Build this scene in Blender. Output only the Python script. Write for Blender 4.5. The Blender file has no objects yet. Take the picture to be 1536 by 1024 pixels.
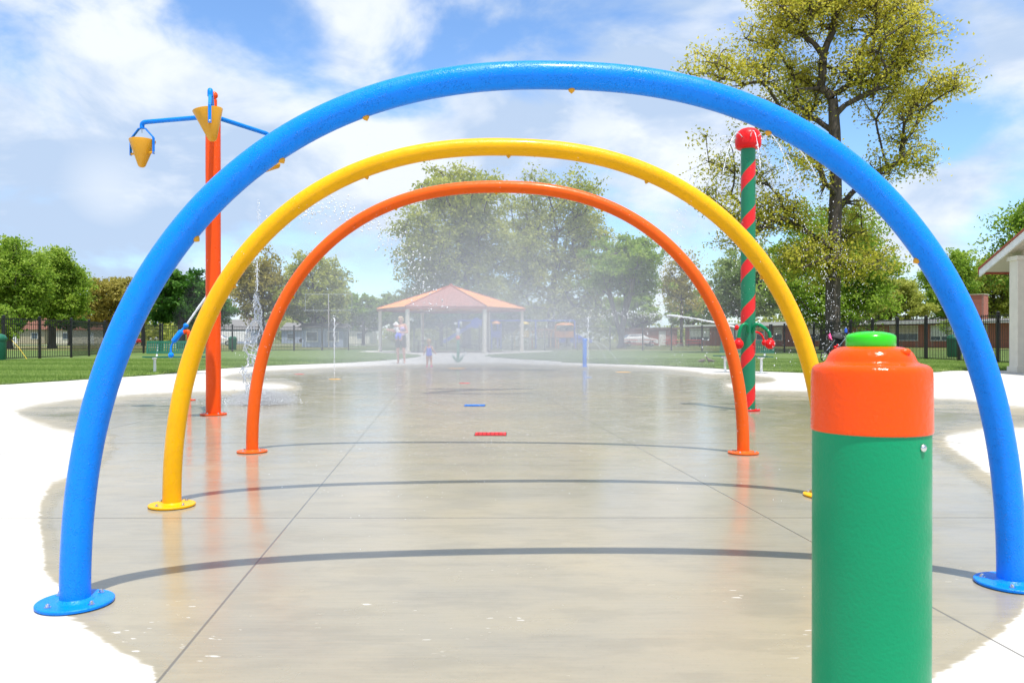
import bpy, bmesh, math, random
import numpy as np
from mathutils import Vector, Matrix
R = math.radians
PI = math.pi
scene = bpy.context.scene
col = scene.collection
random.seed(7)
rng = np.random.default_rng(11)

# ------------------------------------------------------------------ camera
CH = 0.9            # eye height
FP = 1200.0         # focal length in photo pixels
HY = 508.0          # horizon row
def at(px, py, Y):  # photo position at distance Y -> world point
    return Vector(((px - 768.0) * Y / FP, Y, CH + (HY - py) * Y / FP))
def gd(px, py):     # ground point under a photo position
    Y = CH * FP / (py - HY)
    return Vector(((px - 768.0) * Y / FP, Y, 0.0))
cd = bpy.data.cameras.new('camera')
cam = bpy.data.objects.new('camera', cd); col.objects.link(cam)
cam.location = (0, 0, CH)
cam.rotation_euler = (PI/2 - math.atan(4.0/FP), 0, 0)
cd.sensor_width = 36.0
cd.lens = 36.0 * FP / 1536.0
cd.clip_start = 0.05
cd.clip_end = 3000
cd.dof.use_dof = True
cd.dof.focus_distance = 7.0
cd.dof.aperture_fstop = 11.0
scene.camera = cam

# ------------------------------------------------------------------ view
scene.view_settings.view_transform = 'Standard'
scene.view_settings.look = 'None'
scene.view_settings.gamma = 1.0
scene.view_settings.exposure = 0.5
scene.cycles.volume_step_rate = 1.0
scene.cycles.max_bounces = 8
scene.cycles.transparent_max_bounces = 12

# ------------------------------------------------------------------ sun
SUN_TO = Vector((0.14, -0.31, 1.0)).normalized()
sl = bpy.data.lights.new('sun', 'SUN'); sl.energy = 4.4; sl.angle = R(0.55); sl.color = (1.0, 0.955, 0.88)
sun = bpy.data.objects.new('sun', sl); col.objects.link(sun)
sun.rotation_euler = SUN_TO.to_track_quat('Z', 'Y').to_euler()
sun.location = (5, -10, 30)
SUN_EL = math.asin(SUN_TO.z); SUN_ROT = math.atan2(SUN_TO.x, SUN_TO.y)

# ------------------------------------------------------------------ node helper
class N:
    def __init__(s, tree): s.t = tree; s.n = tree.nodes; s.l = tree.links
    def node(s, kind, **kw):
        n = s.n.new(kind)
        for k, v in kw.items(): setattr(n, k, v)
        return n
    def put(s, sock, v):
        if v is None: return
        if isinstance(v, bpy.types.NodeSocket): s.l.new(v, sock)
        else:
            if hasattr(sock.default_value, '__len__') and len(sock.default_value) == 4 and len(v) == 3: v = (*v, 1)
            sock.default_value = v
    def math(s, op, a, b=None, c=None, clamp=False):
        n = s.node('ShaderNodeMath', operation=op, use_clamp=clamp)
        s.put(n.inputs[0], a); s.put(n.inputs[1], b); s.put(n.inputs[2], c)
        return n.outputs[0]
    def vmath(s, op, a, b=None, out=0):
        n = s.node('ShaderNodeVectorMath', operation=op)
        s.put(n.inputs[0], a); s.put(n.inputs[1], b)
        return n.outputs[out]
    def ss(s, v, lo, hi, a=0.0, b=1.0):
        n = s.node('ShaderNodeMapRange', interpolation_type='SMOOTHSTEP')
        for i, q in enumerate((v, lo, hi, a, b)): s.put(n.inputs[i], q)
        return n.outputs[0]
    def mix(s, f, a, b):
        n = s.node('ShaderNodeMix', data_type='RGBA')
        s.put(n.inputs[0], f); s.put(n.inputs[6], a); s.put(n.inputs[7], b)
        return n.outputs[2]
    def noise(s, vec, scale, detail=4, rough=0.55, dist=0.0):
        n = s.node('ShaderNodeTexNoise')
        s.put(n.inputs['Vector'], vec); n.inputs['Scale'].default_value = scale
        n.inputs['Detail'].default_value = detail; n.inputs['Roughness'].default_value = rough
        n.inputs['Distortion'].default_value = dist
        return n.outputs[0]
    def obj(s): return s.node('ShaderNodeTexCoord').outputs['Object']
    def pos(s): return s.node('ShaderNodeNewGeometry').outputs['Position']
    def scale(s, v, sc, loc=(0, 0, 0)):
        n = s.node('ShaderNodeMapping'); s.put(n.inputs['Vector'], v)
        n.inputs['Scale'].default_value = sc; n.inputs['Location'].default_value = loc
        return n.outputs[0]
    def sep(s, v):
        n = s.node('ShaderNodeSeparateXYZ'); s.put(n.inputs[0], v); return n.outputs
    def comb(s, x, y, z):
        n = s.node('ShaderNodeCombineXYZ')
        for i, q in enumerate((x, y, z)): s.put(n.inputs[i], q)
        return n.outputs[0]
    def bump(s, h, st, dist=0.01, normal=None):
        n = s.node('ShaderNodeBump'); n.inputs['Strength'].default_value = st
        n.inputs['Distance'].default_value = dist; s.put(n.inputs['Height'], h)
        if normal is not None: s.put(n.inputs['Normal'], normal)
        return n.outputs[0]

# ------------------------------------------------------------------ world: sky with broken cloud
world = bpy.data.worlds.new('World'); scene.world = world; world.use_nodes = True
w = N(world.node_tree)
for n in list(w.n): w.n.remove(n)
out = w.node('ShaderNodeOutputWorld')
sky = w.node('ShaderNodeTexSky', sky_type='NISHITA')
sky.sun_disc = False; sky.sun_elevation = SUN_EL; sky.sun_rotation = SUN_ROT
sky.air_density = 1.0; sky.dust_density = 0.2; sky.ozone_density = 4.0
bg1 = w.node('ShaderNodeBackground'); bg1.inputs[1].default_value = 0.15
tint = w.node('ShaderNodeMix', data_type='RGBA', blend_type='MULTIPLY'); tint.inputs[0].default_value = 1
w.l.new(sky.outputs[0], tint.inputs[6]); tint.inputs[7].default_value = (0.88, 1.0, 1.10, 1)
w.l.new(tint.outputs[2], bg1.inputs[0])
dirv = w.node('ShaderNodeTexCoord').outputs['Generated']
dn = w.vmath('NORMALIZE', dirv)
x, y, z = w.sep(dn)
n1 = w.noise(w.scale(dn, (1.0, 1.0, 1.75), (3.3, 1.2, 0.4)), 4.3, 10, 0.55, 0.3)
def patch(px, py, rad):      # soft round region of the sky dome about a direction
    d = Vector(((px-768)/FP, 1, (HY-py)/FP)).normalized()
    dist = w.vmath('DISTANCE', dn, tuple(d), out=1)
    return w.ss(dist, 0.0, rad/FP, 1.0, 0.0)
dens = w.math('MULTIPLY_ADD', n1, 1.15, -0.004)
for px, py, rad, k in ((340, -10, 200, -.13), (90, 60, 120, -.10), (1440, 210, 330, -.15), (1300, 20, 160, -.05), (1500, 0, 230, -.14),
                       (640, 170, 120, -.09), (900, 290, 110, -.10), (470, 60, 60, -.05),
                       (700, 40, 330, .08), (200, 170, 260, .09), (160, 310, 300, .08), (1480, 110, 110, .17), (1405, 305, 90, .20),
                       (1010, 40, 180, .08), (590, 240, 110, .08), (900, 170, 110, .1), (1480, 260, 60, .06), (1000, 230, 150, .07)):
    dens = w.math('MULTIPLY_ADD', patch(px, py, rad), k, dens)
cover = w.ss(dens, 0.40, 0.63)
n2 = w.noise(w.scale(dn, (1, 1, 2.0), (9.3, 4.2, .12)), 4.6, 9, 0.56, 0.4)
n3 = w.noise(w.scale(dn, (1, 1, 1.6), (1.3, 7.2, 0)), 2.2, 3, 0.5)
shade = w.ss(w.math('ADD', w.math('MULTIPLY', n2, 0.7), w.math('MULTIPLY', n3, 0.3)), 0.42, 0.60)
for px, py, rad, k in ((760, 60, 260, -.75), (1000, 110, 160, -.5), (120, 390, 200, -.4), (330, 230, 130, -.35), (160, 290, 90, .7), (590, 240, 90, .6), (1000, 230, 130, .6), (640, 60, 120, .4)):
    shade = w.math('MULTIPLY_ADD', patch(px, py, rad), k, shade)
shade = w.math('MAXIMUM', w.math('MINIMUM', shade, 1.0), 0.0)
ccol = w.mix(shade, (0.42, 0.53, 0.70), (0.74, 0.78, 0.83))
bg2 = w.node('ShaderNodeBackground'); w.put(bg2.inputs[0], ccol); bg2.inputs[1].default_value = 0.93
mx = w.node('ShaderNodeMixShader')
low = w.ss(z, 0.0, 0.06)
w.put(mx.inputs[0], w.math('MULTIPLY', cover, w.math('MULTIPLY_ADD', low, 0.35, 0.62)))
w.l.new(bg1.outputs[0], mx.inputs[1]); w.l.new(bg2.outputs[0], mx.inputs[2])
w.l.new(mx.outputs[0], out.inputs[0])

# ------------------------------------------------------------------ materials
def new_mat(name):
    m = bpy.data.materials.new(name); m.use_nodes = True
    n = N(m.node_tree)
    return m, n, m.node_tree.nodes['Principled BSDF']
def simple(name, c, rough=0.5, metal=0.0, var=0.12, vs=6.0, bump=0.0, bs=40.0, bd=0.002, spec=0.5, stretch=(1, 1, 1)):
    m, n, p = new_mat(name)
    v = n.scale(n.obj(), stretch)
    f = n.noise(v, vs, 5)
    dark = tuple(q*(1-var) for q in c); lite = tuple(min(1, q*(1+var)) for q in c)
    n.put(p.inputs['Base Color'], n.mix(n.ss(f, .3, .7), dark, lite))
    p.inputs['Roughness'].default_value = rough; p.inputs['Metallic'].default_value = metal
    p.inputs['Specular IOR Level'].default_value = spec
    if bump: n.put(p.inputs['Normal'], n.bump(n.noise(v, bs, 3), bump, bd))
    return m
def powder(name, c, bs=150.0, st=0.5, rough=0.33, spray=True, bd=0.0026):
    # powder-coated steel pipe, orange-peel finish, wet with beads of water
    m, n, p = new_mat(name)
    v = n.pos()
    big = n.noise(v, 2.3, 4)
    n.put(p.inputs['Base Color'], n.mix(n.ss(big, .3, .7), tuple(q*.93 for q in c), tuple(min(1, q*1.05) for q in c)))
    n.put(p.inputs['Roughness'], n.ss(n.noise(v, 9, 5), .3, .7, rough*.75, rough*1.35))
    h = n.noise(v, bs, 2, .6)
    nb = n.bump(h, st, bd)
    if spray:
        vo = n.node('ShaderNodeTexVoronoi'); n.put(vo.inputs['Vector'], v); vo.inputs['Scale'].default_value = bs*1.4
        beads = n.ss(vo.outputs['Distance'], .0, .42, 1, 0)
        where = n.ss(n.noise(v, 35, 3), .40, .55)
        nb = n.bump(n.math('MULTIPLY', beads, where), .8, bd*1.3, nb)
    n.put(p.inputs['Normal'], nb)
    p.inputs['Specular IOR Level'].default_value = 0.22
    p.inputs['Coat Weight'].default_value = 0.07; p.inputs['Coat Roughness'].default_value = 0.12
    return m
M = {}
M['blue'] = powder('blue paint', (0.000, 0.215, 0.84))
M['yellow'] = powder('yellow paint', (0.86, 0.42, 0.0))
M['orange'] = powder('orange paint', (0.82, 0.11, 0.004))
M['redorange'] = powder('red orange paint', (0.82, 0.075, 0.0))
M['green'] = powder('green paint', (0.0, 0.22, 0.085), 60, .25)
M['red'] = powder('red paint', (0.75, 0.008, 0.010))
M['mustard'] = simple('mustard plastic', (0.62, 0.29, 0.004), .35, var=.06)
M['button'] = simple('lime plastic', (0.025, 0.55, 0.0), .22, var=.04)
M['cap'] = powder('bollard orange', (0.85, 0.07, 0.0), 110, .5, .24, spray=False, bd=.0022)
M['bollard'] = powder('bollard green', (0.0, 0.255, 0.105), 150, .45, .42, spray=False, bd=.002)
M['steel'] = simple('stainless', (0.62, 0.62, 0.62), .2, 1.0, .05)
M['white'] = simple('white paint', (0.78, 0.78, 0.76), .45, var=.06)
M['cream'] = simple('cream paint', (0.72, 0.67, 0.56), .6, var=.06, vs=3, bump=.2)
M['soffit'] = simple('beige soffit', (0.66, 0.60, 0.48), .7, var=.05, stretch=(1, 12, 1))
M['black'] = simple('black paint', (0.012, 0.012, 0.013), .4, var=.1)
M['benchgreen'] = simple('bench green', (0.008, 0.12, 0.065), .4, var=.1)
M['roof_orange'] = simple('orange roof metal', (0.86, 0.36, 0.10), .45, var=.08, vs=2)
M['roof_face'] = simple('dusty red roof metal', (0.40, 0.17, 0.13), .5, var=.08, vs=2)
M['roof_trim'] = simple('red brown trim', (0.34, 0.075, 0.035), .5, var=.1)
M['dark'] = simple('dark rubber', (0.02, 0.02, 0.022), .7, var=.2)
M['glass'] = simple('window glass', (0.10, 0.13, 0.16), .08, 0, .3, 2)
M['pblue'] = simple('playground blue', (0.015, 0.09, 0.55), .4, var=.08)
M['porange'] = simple('playground orange', (0.72, 0.26, 0.03), .4, var=.08)
M['pyellow'] = simple('playground yellow', (0.70, 0.48, 0.03), .4, var=.08)
M['tan'] = simple('tan plastic', (0.52, 0.45, 0.32), .5, var=.1)
M['greyroof'] = simple('grey shingles', (0.17, 0.165, 0.16), .85, var=.2, vs=12)
M['brownroof'] = simple('brown shingles', (0.20, 0.085, 0.055), .85, var=.2, vs=12)
M['skin'] = simple('skin', (0.66, 0.34, 0.23), .5, var=.06)
M['blond'] = simple('blond hair', (0.62, 0.47, 0.26), .5, var=.3, vs=60, stretch=(1, 1, .1))
M['lightbrown'] = simple('light brown hair', (0.36, 0.23, 0.12), .5, var=.3, vs=60, stretch=(1, 1, .1))
M['olive'] = simple('olive cloth', (0.075, 0.07, 0.045), .85, var=.15, vs=20)
M['lavender'] = simple('lavender cloth', (0.52, 0.40, 0.70), .8, var=.1, vs=20)
M['clothblue'] = simple('blue cloth', (0.12, 0.16, 0.68), .8, var=.25, vs=30)
M['clothwhite'] = simple('white cloth', (0.8, 0.78, 0.76), .85, var=.05)
M['pink'] = simple('pink', (0.80, 0.08, 0.30), .5, var=.1)
M['feather'] = simple('brown grey feathers', (0.14, 0.11, 0.09), .8, var=.4, vs=40)
M['carwhite'] = simple('car paint white', (0.8, 0.8, 0.8), .2, var=.02)
M['shedblue'] = simple('pale blue siding', (0.36, 0.42, 0.56), .6, var=.12, stretch=(8, 8, .3))
M['eye'] = simple('dark eye', (0.02, 0.015, 0.01), .2)
M['lips'] = simple('lips', (0.5, 0.13, 0.12), .4)

def brick_mat():
    m, n, p = new_mat('red brick')
    t = n.node('ShaderNodeTexBrick'); v = n.obj()
    xx, yy, zz_ = n.sep(v)
    n.put(t.inputs['Vector'], n.comb(n.math('ADD', xx, yy), zz_, 0))
    t.inputs['Color1'].default_value = (.42, .11, .06, 1); t.inputs['Color2'].default_value = (.32, .08, .045, 1)
    t.inputs['Mortar'].default_value = (.33, .26, .22, 1)
    t.inputs['Scale'].default_value = 1; t.inputs['Brick Width'].default_value = .22; t.inputs['Row Height'].default_value = .075
    t.inputs['Mortar Size'].default_value = .008
    f = n.noise(v, .8, 4)
    n.put(p.inputs['Base Color'], n.mix(n.ss(f, .3, .7, 0, .5), t.outputs[0], (.36, .12, .07)))
    p.inputs['Roughness'].default_value = .85
    return m
M['brick'] = brick_mat()

def seam_mat(name, c, pitch):     # standing-seam / ribbed metal: ribs are real marks of the sheet, ribbed along local X
    m, n, p = new_mat(name)
    v = n.obj(); xx, yy, _ = n.sep(v)
    f = n.math('FRACT', n.math('DIVIDE', xx, pitch))
    rib = n.ss(n.math('ABSOLUTE', n.math('SUBTRACT', f, .5)), .42, .49)
    n.put(p.inputs['Base Color'], n.mix(n.ss(n.noise(v, 2, 4), .3, .7), tuple(q*.92 for q in c), c))
    n.put(p.inputs['Normal'], n.bump(rib, 1.0, .04))
    p.inputs['Roughness'].default_value = .45
    return m

def candy_mat():
    m, n, p = new_mat('green and red spiral paint')
    v = n.obj(); xx, yy, z_ = n.sep(v)
    a = n.math('DIVIDE', n.math('ARCTAN2', yy, xx), 2*PI)
    f = n.math('FRACT', n.math('ADD', n.math('SUBTRACT', a, n.math('DIVIDE', z_, .56)), 20.0))
    s = n.math('MULTIPLY', n.math('GREATER_THAN', f, .30), n.math('LESS_THAN', f, .635))
    n.put(p.inputs['Base Color'], n.mix(s, (0.002, 0.18, 0.08), (0.72, 0.008, 0.008)))
    n.put(p.inputs['Roughness'], n.ss(n.noise(v, 9, 5), .3, .7, .25, .45))
    n.put(p.inputs['Normal'], n.bump(n.noise(v, 90, 3), .3, .002))
    return m
M['candy'] = candy_mat()

def water_mat():
    m = bpy.data.materials.new('white water'); m.use_nodes = True; n = N(m.node_tree)
    p = m.node_tree.nodes['Principled BSDF']
    p.inputs['Base Color'].default_value = (.92, .95, 1, 1); p.inputs['Roughness'].default_value = .08
    p.inputs['Transmission Weight'].default_value = .55; p.inputs['IOR'].default_value = 1.33
    return m
M['water'] = water_mat()
def foam_mat():
    m, n, p = new_mat('foaming water')
    p.inputs['Base Color'].default_value = (.88, .91, .95, 1); p.inputs['Roughness'].default_value = .25
    p.inputs['Transmission Weight'].default_value = .2
    return m
M['foam'] = foam_mat()

def leaf_mat(name, c1, c2, c3):
    m = bpy.data.materials.new(name); m.use_nodes = True; n = N(m.node_tree)
    for q in list(n.n): n.n.remove(q)
    at_ = n.node('ShaderNodeAttribute', attribute_name='tone')
    o = n.node('ShaderNodeOutputMaterial')
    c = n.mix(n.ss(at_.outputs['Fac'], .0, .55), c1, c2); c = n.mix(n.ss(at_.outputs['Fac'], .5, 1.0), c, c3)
    p = n.node('ShaderNodeBsdfPrincipled'); n.put(p.inputs['Base Color'], c); p.inputs['Roughness'].default_value = .55
    p.inputs['Specular IOR Level'].default_value = .3
    t = n.node('ShaderNodeBsdfTranslucent'); n.put(t.inputs[0], c)
    mx = n.node('ShaderNodeMixShader'); mx.inputs[0].default_value = .5
    n.l.new(p.outputs[0], mx.inputs[1]); n.l.new(t.outputs[0], mx.inputs[2]); n.l.new(mx.outputs[0], o.inputs[0])
    return m
L = {}
L['oak'] = leaf_mat('oak leaves', (.28, .33, .035), (.56, .52, .06), (.80, .70, .14))
L['fresh'] = leaf_mat('fresh leaves', (.13, .24, .025), (.26, .40, .04), (.44, .56, .09))
L['olive'] = leaf_mat('olive leaves', (.22, .28, .04), (.40, .44, .075), (.56, .57, .14))
L['dark'] = leaf_mat('dark leaves', (.03, .11, .014), (.075, .21, .025), (.16, .33, .05))
L['brown'] = leaf_mat('brownish leaves', (.25, .23, .045), (.40, .35, .075), (.52, .46, .12))
L['blade'] = leaf_mat('grass blades', (.14, .24, .045), (.26, .38, .08), (.44, .54, .18))
L['soft'] = leaf_mat('soft green leaves', (.17, .26, .08), (.30, .40, .14), (.44, .52, .22))
M['bark'] = simple('bark', (0.085, 0.068, 0.055), .9, var=.35, vs=5, bump=.6, bs=14, bd=.03, stretch=(1, 1, .25))
M['barkgrey'] = simple('grey bark', (0.13, 0.115, 0.10), .9, var=.3, vs=5, bump=.6, bs=14, bd=.03, stretch=(1, 1, .25))

# ------------------------------------------------------------------ mesh builder
class MB:
    def __init__(s): s.v = []; s.f = []
    def add(s, vs, fs):
        o = len(s.v); s.v += [tuple(q) for q in vs]; s.f += [tuple(i+o for i in f) for f in fs]; return s
    def box(s, c, d, rz=0.0, rot=None):
        m = rot if rot is not None else Matrix.Rotation(rz, 3, 'Z')
        c = Vector(c); h = Vector(d)/2
        vs = [c + m @ Vector((sx*h.x, sy*h.y, sz*h.z)) for sx in (-1, 1) for sy in (-1, 1) for sz in (-1, 1)]
        return s.add(vs, [(0,1,3,2),(4,6,7,5),(0,4,5,1),(2,3,7,6),(0,2,6,4),(1,5,7,3)])
    def lathe(s, prof, c=(0, 0, 0), seg=32, rot=None, caps=True):
        c = Vector(c); vs = []; fs = []
        for r, z in prof:
            for k in range(seg):
                a = 2*PI*k/seg; q = Vector((r*math.cos(a), r*math.sin(a), z))
                if rot is not None: q = rot @ q
                vs.append(c+q)
        for i in range(len(prof)-1):
            for k in range(seg):
                k2 = (k+1) % seg
                fs.append((i*seg+k, i*seg+k2, (i+1)*seg+k2, (i+1)*seg+k))
        if caps:
            fs.append(tuple(range(seg-1, -1, -1))); b = (len(prof)-1)*seg; fs.append(tuple(b+k for k in range(seg)))
        return s.add(vs, fs)
    def sphere(s, c, r, seg=16, rings=10, sc=(1, 1, 1)):
        vs = []; fs = []; c = Vector(c)
        for i in range(rings+1):
            t = PI*i/rings; rr = math.sin(t)*r; zz_ = -math.cos(t)*r
            if i in (0, rings): vs.append(c+Vector((0, 0, zz_*sc[2]))); continue
            for k in range(seg):
                a = 2*PI*k/seg; vs.append(c+Vector((rr*math.cos(a)*sc[0], rr*math.sin(a)*sc[1], zz_*sc[2])))
        for k in range(seg):
            fs.append((0, 1+(k+1) % seg, 1+k))
        for i in range(rings-2):
            for k in range(seg):
                a = 1+i*seg; k2 = (k+1) % seg
                fs.append((a+k, a+k2, a+seg+k2, a+seg+k))
        last = 1+(rings-1)*seg; a = last-seg
        for k in range(seg): fs.append((a+k, a+(k+1) % seg, last))
        return s.add(vs, fs)
    def tube(s, pts, r, seg=12, caps=True, flat=1.0):
        pts = [Vector(p) for p in pts]; n = len(pts)
        rr = r if hasattr(r, '__len__') else [r]*n
        vs = []; fs = []; prev = None
        for i, p in enumerate(pts):
            t = (pts[min(i+1, n-1)] - pts[max(i-1, 0)])
            if t.length < 1e-9: t = Vector((0, 0, 1))
            t.normalize()
            if prev is None:
                u = t.cross(Vector((0, 1, 0)) if abs(t.y) < .9 else Vector((1, 0, 0))).normalized()
            else:
                u = prev - t*prev.dot(t)
                u = u.normalized() if u.length > 1e-6 else t.orthogonal().normalized()
            prev = u; b = t.cross(u)
            for k in range(seg):
                a = 2*PI*k/seg; vs.append(p + (u*math.cos(a) + b*math.sin(a)*flat)*rr[i])
        for i in range(n-1):
            for k in range(seg):
                k2 = (k+1) % seg; fs.append((i*seg+k, i*seg+k2, (i+1)*seg+k2, (i+1)*seg+k))
        if caps:
            fs.append(tuple(range(seg-1, -1, -1))); q = (n-1)*seg; fs.append(tuple(q+k for k in range(seg)))
        return s.add(vs, fs)
    def poly(s, pts, z0, z1):        # vertical prism from an outline
        n = len(pts); vs = [(p[0], p[1], z0) for p in pts] + [(p[0], p[1], z1) for p in pts]
        fs = [tuple(range(n-1, -1, -1)), tuple(range(n, 2*n))] + [(i, (i+1) % n, n+(i+1) % n, n+i) for i in range(n)]
        return s.add(vs, fs)
    def build(s, name, mat, parent=None, smooth=False, origin=None, bevel=0.0, ang=40, fixn=True):
        me = bpy.data.meshes.new(name)
        vs = s.v
        if origin is not None:
            o = Vector(origin); vs = [(q[0]-o.x, q[1]-o.y, q[2]-o.z) for q in vs]
        me.from_pydata(vs, [], s.f)
        if fixn:
            bm = bmesh.new(); bm.from_mesh(me); bmesh.ops.recalc_face_normals(bm, faces=bm.faces); bm.to_mesh(me); bm.free()
        me.materials.append(mat)
        if smooth:
            me.polygons.foreach_set('use_smooth', [True]*len(me.polygons))
            if ang: me.set_sharp_from_angle(angle=R(ang))
        ob = bpy.data.objects.new(name, me); col.objects.link(ob)
        if origin is not None: ob.location = origin
        if parent is not None: ob.parent = parent
        if bevel:
            b = ob.modifiers.new('bevel', 'BEVEL'); b.width = bevel; b.segments = 2; b.limit_method = 'ANGLE'
        return ob
def tag(o, label=None, cat=None, group=None, kind=None):
    if label: o['label'] = label
    if cat: o['category'] = cat
    if group: o['group'] = group
    if kind: o['kind'] = kind
    return o
def empty(name, loc, label, cat, group=None, rz=0.0):
    o = bpy.data.objects.new(name, None); col.objects.link(o); o.location = loc; o.rotation_euler = (0, 0, rz)
    o.empty_display_size = .2
    return tag(o, label, cat, group)
def copy_tree(o, parent=None):
    c = o.copy(); col.objects.link(c)
    if parent is not None: c.parent = parent
    for ch in [q for q in list(bpy.data.objects) if q.parent == o]: copy_tree(ch, c)
    return c
def arc_pts(pts, rad, n=6):      # polyline with rounded corners
    pts = [Vector(p) for p in pts]; o = [pts[0]]
    for i in range(1, len(pts)-1):
        a, b, c = pts[i-1], pts[i], pts[i+1]
        d1 = (a-b); d2 = (c-b); r1 = min(rad, d1.length*.49); r2 = min(rad, d2.length*.49)
        p1 = b+d1.normalized()*r1; p2 = b+d2.normalized()*r2
        for k in range(n+1):
            t = k/n; o.append(p1*(1-t)**2 + b*2*t*(1-t) + p2*t*t)
    o.append(pts[-1]); return o
def np_mesh(name, v, faces4, mat, parent=None, tone=None, smooth=False):
    me = bpy.data.meshes.new(name); nf = len(faces4); k = faces4.shape[1]
    me.vertices.add(len(v)); me.vertices.foreach_set('co', np.ascontiguousarray(v, dtype=np.float32).ravel())
    me.loops.add(nf*k); me.loops.foreach_set('vertex_index', np.ascontiguousarray(faces4, dtype=np.int32).ravel())
    me.polygons.add(nf); me.polygons.foreach_set('loop_start', np.arange(0, nf*k, k, dtype=np.int32))
    me.polygons.foreach_set('loop_total', np.full(nf, k, dtype=np.int32))
    if smooth: me.polygons.foreach_set('use_smooth', np.ones(nf, dtype=bool))
    me.update(calc_edges=True)
    if tone is not None:
        a = me.attributes.new('tone', 'FLOAT', 'POINT'); a.data.foreach_set('value', np.ascontiguousarray(tone, dtype=np.float32))
    me.materials.append(mat)
    ob = bpy.data.objects.new(name, me); col.objects.link(ob)
    if parent is not None: ob.parent = parent
    return ob
# ================================================================== GROUND
def flat_poly(name, pts, z, mat, thick=None):
    bm = bmesh.new(); vs = [bm.verts.new((p[0], p[1], z)) for p in pts]; f = bm.faces.new(vs)
    if f.normal.z < 0: f.normal_flip()
    bmesh.ops.triangulate(bm, faces=bm.faces)
    me = bpy.data.meshes.new(name); bm.to_mesh(me); bm.free(); me.materials.append(mat)
    o = bpy.data.objects.new(name, me); col.objects.link(o); return o

def grass_mat():
    m, n, p = new_mat('mown grass')
    v = n.pos()
    s1 = n.noise(n.scale(v, (.35, 2.2, 1)), .9, 4)            # mowing streaks
    s2 = n.noise(v, 14, 6, .7)
    s3 = n.noise(v, .22, 3)
    c = n.mix(n.ss(s1, .35, .65), (.085, .14, .03), (.17, .235, .065))
    c = n.mix(n.ss(s2, .3, .75, 0, .7), c, (.055, .12, .018))
    c = n.mix(n.ss(s3, .45, .7, 0, .35), c, (.17, .20, .06))
    n.put(p.inputs['Base Color'], c); p.inputs['Roughness'].default_value = .8
    p.inputs['Specular IOR Level'].default_value = .2
    n.put(p.inputs['Normal'], n.bump(s2, .8, .05))
    return m
M['grass'] = grass_mat()
def field_mat():
    m, n, p = new_mat('rough field grass')
    v = n.pos()
    s1 = n.noise(n.scale(v, (.3, 1.0, 1)), .12, 5); s2 = n.noise(v, 6, 5, .7)
    c = n.mix(n.ss(s1, .35, .62), (.085, .15, .025), (.22, .20, .075))
    c = n.mix(n.ss(s2, .3, .8, 0, .6), c, (.05, .09, .018))
    n.put(p.inputs['Base Color'], c); p.inputs['Roughness'].default_value = .85; p.inputs['Specular IOR Level'].default_value = .15
    return m
M['field'] = field_mat()

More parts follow.
